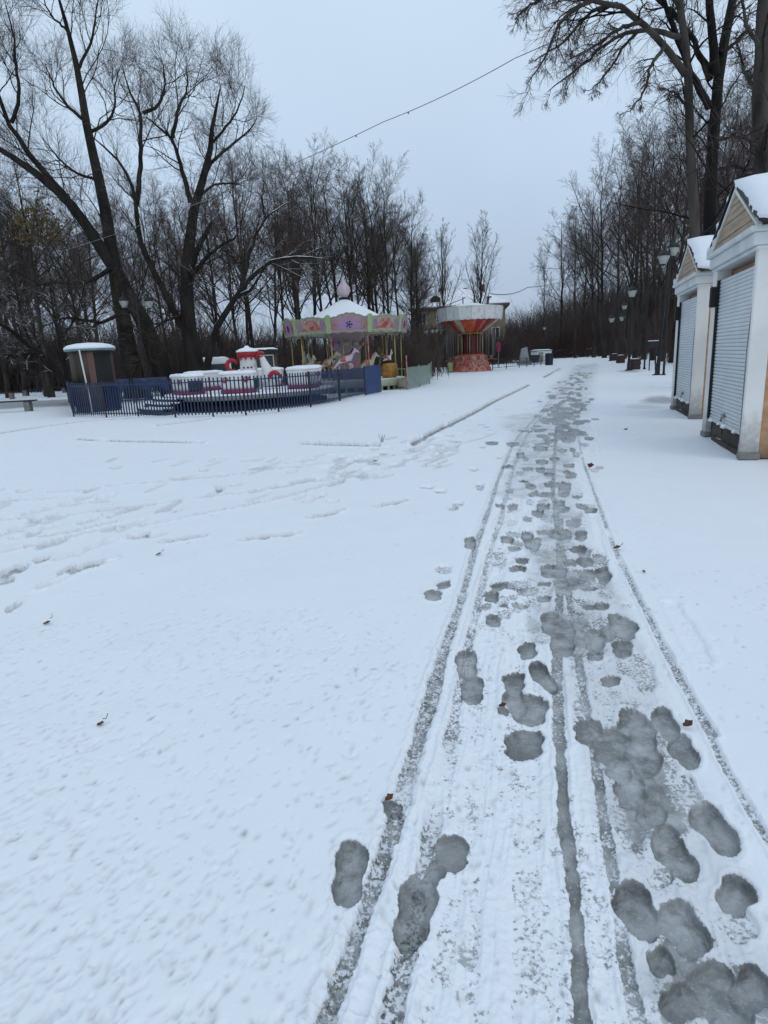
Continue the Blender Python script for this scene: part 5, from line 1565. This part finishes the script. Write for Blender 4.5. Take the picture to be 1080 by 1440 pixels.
# ------------------------------------------------------------------ SWING RIDE
sc = at(662, 520, 58)
sw = thing('swing_ride', 'chain swing ride with white panelled crown, orange underside and painted red base', 'swing ride', (sc[0], sc[1], 0))
MB().lathe([(1.95, 0), (1.85, .12), (1.65, .5), (1.5, 1.0), (1.42, 1.38), (1.25, 1.42)], 24, rfun=lambda a: 1 + .03 * math.cos(12 * a)).build('painted_base', M['redorn'], sw)
bo = MB()
rs = random.Random(9)
for k in range(46):
    a = rs.uniform(0, 6.283); z = rs.uniform(.15, 1.25); r_ = np.interp(z, [0, .5, 1, 1.4], [1.9, 1.66, 1.51, 1.43])
    bo.lathe([(.001, -.12), (.10, -.06), (.12, 0), (.10, .06), (.001, .12)], 7, r_ * math.cos(a), r_ * math.sin(a), z)
bo.build('painted_flowers', M['orange'], sw)
MB().box(-1.9, -.4, .45, .5, .5, .9, bev=.08).build('control_box', M['green'], sw)
MB().lathe([(.88, 1.4), (.88, 3.3)], 16).build('column', M['dark'], sw)
cd = MB()
for k in range(8):
    a = 2 * math.pi * k / 8 + .2
    cd.box(.885 * math.cos(a), .885 * math.sin(a), 2.35, .02, .42, 1.7, rz=a)
cd.build('column_panel', M['dark_red'], sw)
for k in range(10):
    a = 2 * math.pi * k / 10 + .1
    MB().tube([(1.15 * math.cos(a), 1.15 * math.sin(a), 1.4), (1.15 * math.cos(a), 1.15 * math.sin(a), 3.32)], .035, 6).build('rod', M['gold'], sw)
MB().lathe([(1.2, 1.40), (1.24, 1.46), (1.2, 1.52)], 24).build('ring', M['orange'], sw)
MB().lathe([(1.12, 3.26), (1.22, 3.32), (1.12, 3.38)], 24).build('ring', M['yellow'], sw)
MB().lathe([(1.05, 3.36), (1.5, 3.62), (2.7, 4.45), (2.65, 4.5), (1.4, 3.75), (.9, 3.5)], 32).build('cone_underside', M['orange'], sw)
for k in range(16):
    a = 2 * math.pi * (k + .5) / 16
    Mx = Matrix.Rotation(a, 4, 'Z')
    MB().prism([(-.10, 1.12), (.10, 1.12), (.30, 2.66), (-.30, 2.66)], 0, .03, 'z', 0, Mx @ Matrix.Translation((0, 0, 3.36)) @ Matrix(((0, 1, 0, 0), (1, 0, 0, 0), (0, .68, 1, -.78), (0, 0, 0, 1)))).build('ceiling_panel', (M['red'], M['orange'], M['cream'], M['dark_red'])[(k * 3) % 4], sw)
hw = 2.78 * math.tan(math.pi / 16) - .012
for k in range(16):
    a = 2 * math.pi * k / 16 + .1
    Mx = Matrix.Rotation(a, 4, 'Z') @ Matrix.Translation((2.74, 0, 4.45)) @ Matrix.Rotation(math.radians(6), 4, 'Y')
    p_ = MB().prism([(-hw, 0), (-hw * .5, -.05), (0, 0), (hw * .5, -.05), (hw, 0), (hw * 1.04, 1.1), (-hw * 1.04, 1.1)], -.03, .03, 'x', 0, Mx)
    bd = p_.build('crown_panel', M['plastic'], sw)
    fr = MB()
    fr.box(.035, 0, 1.06, .03, hw * 1.9, .05, M=Mx); fr.box(.035, 0, .06, .03, hw * 1.9, .05, M=Mx)
    fr.box(.035, hw * .97, .56, .03, .035, .95, M=Mx)
    fr.build('panel_frame', M['white'], bd)
MB().lathe([(2.78, 5.50), (2.8, 5.56), (1.5, 5.72), (.4, 5.95), (.001, 6.0)], 32).build('crown_snow', M['snow'], sw)
mast = MB()
mast.tube([(.4, 0, 5.8), (.4, 0, 6.65)], .07, 8); mast.tube([(1.55, -.1, 5.6), (1.65, -.1, 6.35)], .08, 8); mast.tube([(-.6, .1, 5.8), (-.6, .1, 6.5)], .05, 6); mast.box(1.72, -.1, 6.38, .4, .12, .12)
mast.build('roof_mast', M['black'], sw)
for k in range(16):
    a = 2 * math.pi * (k + .5) / 16
    x, y = 2.2 * math.cos(a), 2.2 * math.sin(a)
    c = MB()
    for dx in (-.14, .14):
        tx, ty = x - dx * math.sin(a), y + dx * math.cos(a)
        c.tube([(tx, ty, 4.15), (tx * .99, ty * .99, 1.25)], .012, 4)
    st = c.build('seat_chain', M['metalgrey'], sw)
    s_ = MB().box(x * .99, y * .99, 1.02, .36, .34, .05, rz=a, bev=.01)
    s_.box(x * .99 - .18 * math.cos(a), y * .99 - .18 * math.sin(a), 1.2, .05, .34, .34, rz=a, bev=.01)
    s_.build('swing_seat', M['seat'], sw)

# ------------------------------------------------------------------ low dark fences beyond
def rail_fence(label, pts, h, m, step=1.6, bars=True, name='rail_fence'):
    t = thing(name, label, 'fence')
    P = [np.array(p) for p in pts]
    for a, b in zip(P[:-1], P[1:]):
        L = np.hypot(*(b - a)); rz = math.atan2(b[1] - a[1], b[0] - a[0])
        n = max(1, round(L / step))
        for i in range(n):
            p, q = a + (b - a) * i / n, a + (b - a) * (i + 1) / n
            MB().box(p[0], p[1], h / 2, .07, .07, h, rz=rz).build('post', m, t)
            c = (p + q) / 2
            r_ = MB()
            for z in (.18, h * .55, h - .06):
                r_.box(c[0], c[1], z, L / n - .07, .035, .045, rz=rz)
            if bars:
                for k in range(1, 6):
                    u = p + (q - p) * k / 6
                    r_.box(u[0], u[1], h * .5, .022, .02, h * .74, rz=rz)
            r_.build('bar_panel', m, t)
    return t
rf1 = rail_fence('low black railing with a dark blue end box, right of the swing ride', [ground(693, 520), ground(730, 517), ground(770, 513)], .95, M['blue_dark'], 2.0)
eb = ground(772, 513.5)
MB().box(eb[0], eb[1], .62, .6, .6, 1.24, rz=.5, bev=.02).build('end_box', M['blue_dark'], rf1)
rail_fence('thin railing seen behind the green barrier, left of the swing ride', [ground(607, 523), ground(640, 520)], .95, M['blue_dark'], 1.6)
rail_fence('long low two-rail fence across the far end of the path', [ground(782, 505), ground(812, 503.4), ground(842, 503)], .9, M['black'], 5, False)

# monument, shed, bin box behind the railing
mo_ = at(737, 505, 78)
mon = thing('monument', 'grey tapering stone monument standing behind the black railing', 'monument', (mo_[0], mo_[1], 0))
MB().box(0, 0, .2, 1.5, 1.5, .4, bev=.04).build('plinth', M['concrete'], mon)
vs = [(-.55, -.45, .4), (.55, -.45, .4), (.55, .45, .4), (-.55, .45, .4), (-.30, -.28, 1.9), (.32, -.28, 2.05), (.32, .28, 2.05), (-.30, .28, 1.9)]
MB().add(vs, [(3, 2, 1, 0), (4, 5, 6, 7), (0, 1, 5, 4), (1, 2, 6, 5), (2, 3, 7, 6), (3, 0, 4, 7)]).build('stone', M['stone'], mon)
sh_ = at(761, 503, 84)
shed = thing('shed', 'small white shed with snow on its flat roof beside the lone thin tree', 'shed', (sh_[0], sh_[1], 0), .2)
MB().box(0, 0, .75, 2.1, 1.8, 1.5, bev=.02).build('wall', M['plastic'], shed)
MB().box(-.5, -.91, .7, .7, .04, 1.3).build('door', M['metalgrey'], shed)
MB().box(0, 0, 1.55, 2.25, 1.95, .1, bev=.02).build('roof', M['concrete'], shed)
rsn = MB(); snow_slab(rsn, [(-1.1, -.95, 1.602), (1.1, -.95, 1.602), (1.1, .95, 1.602), (-1.1, .95, 1.602)], .10, 8, 8, 3); rsn.build('roof_snow', M['snow'], shed)
sk_ = at(747, 504, 80)
skip_ = thing('skip_container', 'dark blue skip container between the monument and the white shed', 'skip', (sk_[0], sk_[1], 0), .15)
MB().prism([(-.75, .12), (.75, .12), (.95, 1.0), (-.95, 1.0)], -.5, .5).build('container', M['blue_dark'], skip_)
MB().box(0, 0, 1.03, 2.0, 1.1, .06, bev=.01).build('rim', M['black'], skip_)
for px, Y, lab, rz in ((792, 128, 'dark parked car with snow on its roof, left of the tall lone tree', .1), (833, 134, 'dark snow-capped parked car right of the tall lone tree at the path end', -.1), (775, 136, 'dark snow-capped parked car nearest the white shed at the path end', .2)):
    p = at(px, 498, Y)
    c = thing('parked_car', lab, 'car', (p[0], p[1], 0), rz, 'cars parked beyond the path end')
    b_ = MB().prism([(-2.1, .3), (2.1, .3), (2.15, .75), (1.3, .9), (.7, 1.38), (-1.1, 1.42), (-1.8, .95), (-2.15, .85)], -.8, .8).build('body', M['black'], c)
    bm_ = b_.modifiers.new('bevel', 'BEVEL'); bm_.width = .06; bm_.segments = 2
    MB().prism([(-1.55, .95), (1.1, .95), (.62, 1.30), (-1.05, 1.33)], -.815, .815).build('windows', M['winglass'], c)
    for x in (-1.3, 1.3):
        for y in (-.74, .74):
            MB().lathe([(.16, -.1), (.32, -.09), (.32, .09), (.16, .1), (.16, -.1)], 14).build('wheel', M['tyre'], c).matrix_local = Matrix.Translation((x, y, .32)) @ Matrix.Rotation(math.pi / 2, 4, 'X')
    rsn = MB(); snow_slab(rsn, [(-1.1, -.7, 1.42), (.7, -.7, 1.39), (.7, .7, 1.39), (-1.1, .7, 1.42)], .10, 8, 6, 3)
    snow_slab(rsn, [(1.3, -.7, .905), (2.05, -.7, .78), (2.05, .7, .78), (1.3, .7, .905)], .07, 6, 6, 4); rsn.build('snow_cover', M['snow'], c)

# ------------------------------------------------------------------ HOUSE BEHIND
hb = at(646, 480, 112)
house = thing('house', 'yellowish house with a snowy hipped roof and chimneys behind the swing ride', 'house', (hb[0], hb[1], 0), math.radians(-8))
HWX, HDY, HE, HR = 7.6, 5.0, 9.2, 12.2
MB().box(0, 0, HE / 2, HWX * 2, HDY * 2, HE).build('wall', M['wall_yellow'], house)
def hip(z0, z1, ov, th):
    x, y = HWX + ov, HDY + ov
    vs = [(-x, -y, z0), (x, -y, z0), (x, y, z0), (-x, y, z0), (-x + y * 1.0, 0, z1), (x - y * 1.0, 0, z1)]
    vs += [(a, b, c - th) for a, b, c in vs[:4]]
    return MB().add(vs, [(0, 1, 5, 4), (2, 3, 4, 5), (1, 2, 5), (3, 0, 4), (6, 7, 1, 0), (7, 8, 2, 1), (8, 9, 3, 2), (9, 6, 0, 3), (9, 8, 7, 6)])
hip(HE + .12, HR, .7, .25).build('roof', M['brick'], house)
hip(HE + .30, HR + .25, .66, .12).build('roof_snow', M['snow'], house)
for x, z, s in ((-3.0, 12.4, .9), (4.0, 12.6, .9), (1.2, 12.2, .7)):
    c = MB().box(x, .3, z - .6, s, s, 2.0).build('chimney', M['brick'], house)
dmr = MB().prism([(-4.6, 10.1), (-3.0, 10.1), (-3.0, 10.9), (-3.8, 11.3), (-4.6, 10.9)], -4.3, -1.2).build('dormer', M['dark'], house)
for fl in range(3):
    for q in range(5):
        x = -6.0 + q * 3.0
        z = 1.9 + fl * 2.9
        f_ = MB()
        for dx in (-.62, .0, .62): f_.box(x + dx, -HDY - .05, z, .10, .10, 1.7)
        for dz in (-.85, .85): f_.box(x, -HDY - .052, z + dz, 1.34, .11, .10)
        fo = f_.build('window', M['white'], house)
        MB().box(x, -HDY - .01, z, 1.2, .03, 1.62).build('pane', M['winglass'], fo)

# ------------------------------------------------------------------ LAMPS, SIGN, BINS, BENCHES
def lamp(name, label, loc, h, lanterns, rz=0., group=None, ls=1.0, r=.075):
    t = thing(name, label, 'lamp', (loc[0], loc[1], 0), rz, group)
    MB().lathe([(.24, 0), (.24, .05), (.13, .08), (.11, .5), (.085, .7), (r, 1.0), (r * .8, h * .8), (r * .55, h)], 14).build('pole', M['black'], t)
    for x, z in lanterns:
        if abs(x) > .01:
            MB().tube([(0, 0, z + .35 * ls), (x * .5, 0, z + .62 * ls), (x, 0, z + .50 * ls)], .022, 6).build('arm', M['black'], t)
        g_ = MB().lathe([(.13 * ls, 0), (.15 * ls, .02), (.28 * ls, .36 * ls), (.27 * ls, .38 * ls)], 14, x, 0, z).build('lamp_shade', M['lampglass'], t)
        MB().lathe([(.31 * ls, .375 * ls), (.30 * ls, .41 * ls), (.16 * ls, .58 * ls), (.06 * ls, .66 * ls), (.05 * ls, .85 * ls), (.001, .92 * ls)], 14, x, 0, z).build('lamp_cap', M['black'], g_)
        MB().lathe([(.001, -.08 * ls), (.09 * ls, -.04 * ls), (.13 * ls, .0)], 12, x, 0, z).build('lamp_foot', M['black'], g_)
    return t
GL = 'black park lamps along the right side of the path'
lb = ground(924, 528)
near_lamp = lamp('street_lamp', 'nearest black park lamp with two white lanterns, just left of the far kiosk', lb, 6.4, ((.22, 5.75), (-.30, 5.35)), .35, GL, 1.0, .075)
near_lamp.rotation_euler = (.01, .045, .35)
lb = ground(884, 521)
lamp('street_lamp', 'black lamp with one white lantern standing behind the brown bin', lb, 4.9, ((0, 4.55),), 0, GL, 1.0)
lb = ground(858, 507.6)
lamp('street_lamp', 'small distant lamp with two white lanterns on the right side of the path', (lb[0], lb[1]), 4.9, ((0, 4.3), (1.2, 4.4)), 0, GL, 1.2)
lb = at(875, 505, 62)
lamp('street_lamp', 'distant lamp with a small white lantern above the middle bin', lb, 5.2, ((0, 5.0),), 0, GL, .9)
lb = at(206, 530, 33)
lamp('street_lamp', 'lamp with two white bowls between the two big trees at the left', lb, 5.2, ((-.62, 4.62), (.62, 4.55)), 0, None, .85)
lb = at(608, 500, 72)
lamp('street_lamp', 'lamp with three small white globes behind the green barrier', lb, 4.6, ((-.62, 4.0), (.05, 4.05), (.5, 4.05)), 0, None, .9)
lb = at(765, 500, 88)
lamp('street_lamp', 'faint lamp in front of the white shed by the lone thin tree', lb, 4.6, ((0, 4.3),), 0, None, .8)
for px, py, hgt_, lab in ((933, 528, 5.6, 'thin black pole close to the left side of the far kiosk'), (906, 519, 6.5, 'thin dark pole between the brown bin and the nearest lamp')):
    p = ground(px, py)
    t = thing('thin_pole', lab, 'pole', (p[0], p[1], 0))
    MB().lathe([(.07, 0), (.06, .3), (.045, hgt_ * .6), (.035, hgt_)], 8).build('shaft', M['black'], t)
    MB().lathe([(.10, 0), (.11, .06), (.07, .10)], 8).build('foot', M['black'], t)
p = ground(917, 521)
t = thing('signboard', 'dark blank signboard on a thin post beside the nearest lamp', 'signboard', (p[0], p[1], 0), .25)
MB().tube([(-.22, 0, 0), (-.22, 0, 1.75)], .035, 7).build('post', M['black'], t)
MB().tube([(.22, .0, 0), (.22, .0, 1.75)], .035, 7).build('post', M['black'], t)
MB().box(0, -.04, 1.55, .80, .05, .42, bev=.01).build('board', M['black'], t)
MB().box(0, -.03, 1.785, .82, .09, .04, bev=.01).build('snow_edge', M['snow'], t)
def bin_(label, loc, s=1.0):
    t = thing('litter_bin', label, 'bin', (loc[0], loc[1], 0), .3, 'brown litter bins right of the path')
    b = MB()
    b.box(0, 0, .36 * s, .56 * s, .5 * s, .66 * s, bev=.02)
    b.build('box', M['brownbin'], t)
    r_ = MB()
    for dz in (.12, .36, .60):
        r_.box(0, 0, dz * s, .60 * s, .54 * s, .04 * s, bev=.008)
    r_.build('band', M['black'], t)
    MB().tube([(.36 * s, 0, 0), (.36 * s, 0, .95 * s)], .03 * s, 6).build('post', M['black'], t)
    MB().box(.36 * s, 0, .42 * s, .10, .24 * s, .12 * s).build('bracket', M['black'], t)
    rsn = MB(); snow_slab(rsn, [(-.24 * s, -.21 * s, .69 * s), (.24 * s, -.21 * s, .69 * s), (.24 * s, .21 * s, .69 * s), (-.24 * s, .21 * s, .69 * s)], .035, 5, 5, 2); rsn.build('snow_cap', M['snow'], t)
    return t
bin_('nearest brown square litter bin at the right edge of the path', ground(892, 520), 1.02)
bin_('middle brown litter bin, smaller, behind the nearest one', ground(872.5, 511), 1.1)
bin_('farthest brown litter bin beside the small distant lamp', ground(863.5, 507.5), 1.15)
def bench(label, loc, rz, L=2.2, group='plain park benches at the left'):
    t = thing('park_bench', label, 'bench', (loc[0], loc[1], 0), rz, group)
    b = MB()
    for y in (-.16, .0, .16): b.box(0, y, .46, L, .13, .055, bev=.01)
    b.build('seat', M['blue_dark'], t)
    for x in (-L * .36, L * .36):
        MB().box(x, 0, .215, .24, .36, .43, bev=.02).build('leg', M['concrete'], t)
    return t
bl = ground(12, 580)
bench('nearest dark bench cut by the left edge of the photo', bl, .10, 2.4)
for px, py, lab in ((50, 556, 'left one of two far benches between the tree trunks'), (78, 553, 'right one of two far benches between the tree trunks'), (2, 562, 'far bench at the left edge behind the nearest one')):
    bench(lab, ground(px, py), .12, 2.0)
p = at(701, 500, 66)
t = thing('road_sign', 'small red sign on a thin pole right of the swing ride', 'sign', (p[0], p[1], 0))
MB().tube([(0, 0, 0), (0, 0, 2.6)], .04, 7).build('post', M['concrete'], t)
MB().box(0, -.05, 2.1, .42, .04, .95, bev=.02).build('plate', M['magenta'], t)

# ------------------------------------------------------------------ OVERHEAD CABLES
def cable(label, pts, r, sag=.0, knots=()):
    P = [Vector(p) for p in pts]
    c = MB()
    line_ = []
    for a, b in zip(P[:-1], P[1:]):
        for i in range(24):
            u = i / 24
            q = a.lerp(b, u); q.z -= sag * 4 * u * (1 - u)
            line_.append(q)
    line_.append(P[-1])
    c.tube(line_, r, 5)
    for u in knots:
        q = line_[int(u * (len(line_) - 1))]
        c.lathe([(.001, -.05), (.035, -.02), (.035, .02), (.001, .05)], 6, q.x, q.y, q.z - .03)
    return tag(c.build('overhead_cable', M['cable']), label, 'cable')
cable('long sagging cable strung from the left trees up to the right-hand tree', [at(70, 358, 37), at(275, 287, 31.5), at(540, 171, 26.5), at(724, 82, 23.4), at(962, -40, 21.6)], .014, .10, (.475, .56))
cable('thin far cable between the swing ride mast and the trees by the path end', [at(690, 413, 58), at(742, 404, 75), at(808, 389, 111)], .045, .35)
cable('thin far cable running left from the swing ride to the house corner', [at(655, 418, 58), at(600, 432, 86)], .035, .3)

# ------------------------------------------------------------------ SMALL LITTER ON THE SNOW
def leaf(label, px, py, L, m, rz, curl_=.5, stem=True):
    p = ground(px, py)
    n = 8
    vs, fs = [], []
    for i in range(n + 1):
        u = i / n
        wd = L * .34 * math.sin(math.pi * min(1, u * 1.02)) ** .8 * (1 + .25 * math.sin(u * 13))
        z = .006 + curl_ * L * (u - .4) ** 2
        for v in (-1, -.5, 0, .5, 1):
            vs.append((L * (u - .5), wd * v, z + curl_ * wd * abs(v) * .7))
    for i in range(n):
        for j in range(4):
            fs.append((i * 5 + j, i * 5 + j + 1, i * 5 + 6 + j, i * 5 + 5 + j))
    mb = MB().add(vs, fs, 0, True)
    if stem: mb.tube([(L * .5, 0, .03), (L * .72, .01, .02), (L * .9, .03, .03)], .0018, 4)
    o = mb.build('fallen_leaf', m)
    o.location = (p[0], p[1], .012)
    o.rotation_euler = (.1, -.15, rz)
    s_ = o.modifiers.new('thick', 'SOLIDIFY'); s_.thickness = .0015
    return tag(o, label, 'leaf', 'fallen leaves on the snow')
leaf('brown curled leaf on the slushy right side of the track', 967, 1025, .045, M['leaf'], .3, 1.0, False)
leaf('grey-brown leaf alone on the snow at the lower left', 143, 1023, .034, M['leaf'], .1, .6)
leaf('red leaf with a stem standing right of the track near the kiosks', 830, 659, .11, M['leaf_red'], 1.0, 1.2)
leaf('small dark leaf on the snow left of the middle', 224, 782, .05, M['leaf'], .2, .4)
leaf('dark sliver of a leaf at the left edge', 67, 879, .045, M['leaf'], .5, .2)
leaf('tiny dark leaf near the faint trails', 528, 650, .08, M['leaf'], .2, .3)
leaf('dark leaf lying by the thin right wheel track', 868, 774, .06, M['leaf'], 0, .8)
leaf('small black leaf on the clean snow right of the track', 905, 807, .03, M['leaf'], 1.4, .4, False)
leaf('brown leaf in the shallow print below the kerb', 880, 605, .09, M['leaf'], .4, .3)
leaf('dark leaf half buried in the boot print beside the left wheel track', 548, 1128, .035, M['leaf'], .6, .7, False)
leaf('reddish leaf stuck in the middle boot print', 707, 997, .035, M['leaf_red'], .2, .6, False)
gt = ground(537, 624)
g_ = MB()
rs = random.Random(2)
for k in range(7):
    dx, dy = rs.uniform(-.12, .12), rs.uniform(-.12, .12)
    g_.tube([(dx * .2, dy * .2, 0), (dx * .6, dy * .6, .14), (dx, dy, .22 + rs.uniform(-.06, .06))], [.006, .005, .003], 4)
o = g_.build('grass_tuft', M['bark'])
o.scale = (.6, .6, .75)
o.location = (gt[0], gt[1], 0)
tag(o, 'dry grass stalks poking through the snow beside the buried kerb', 'grass tuft')
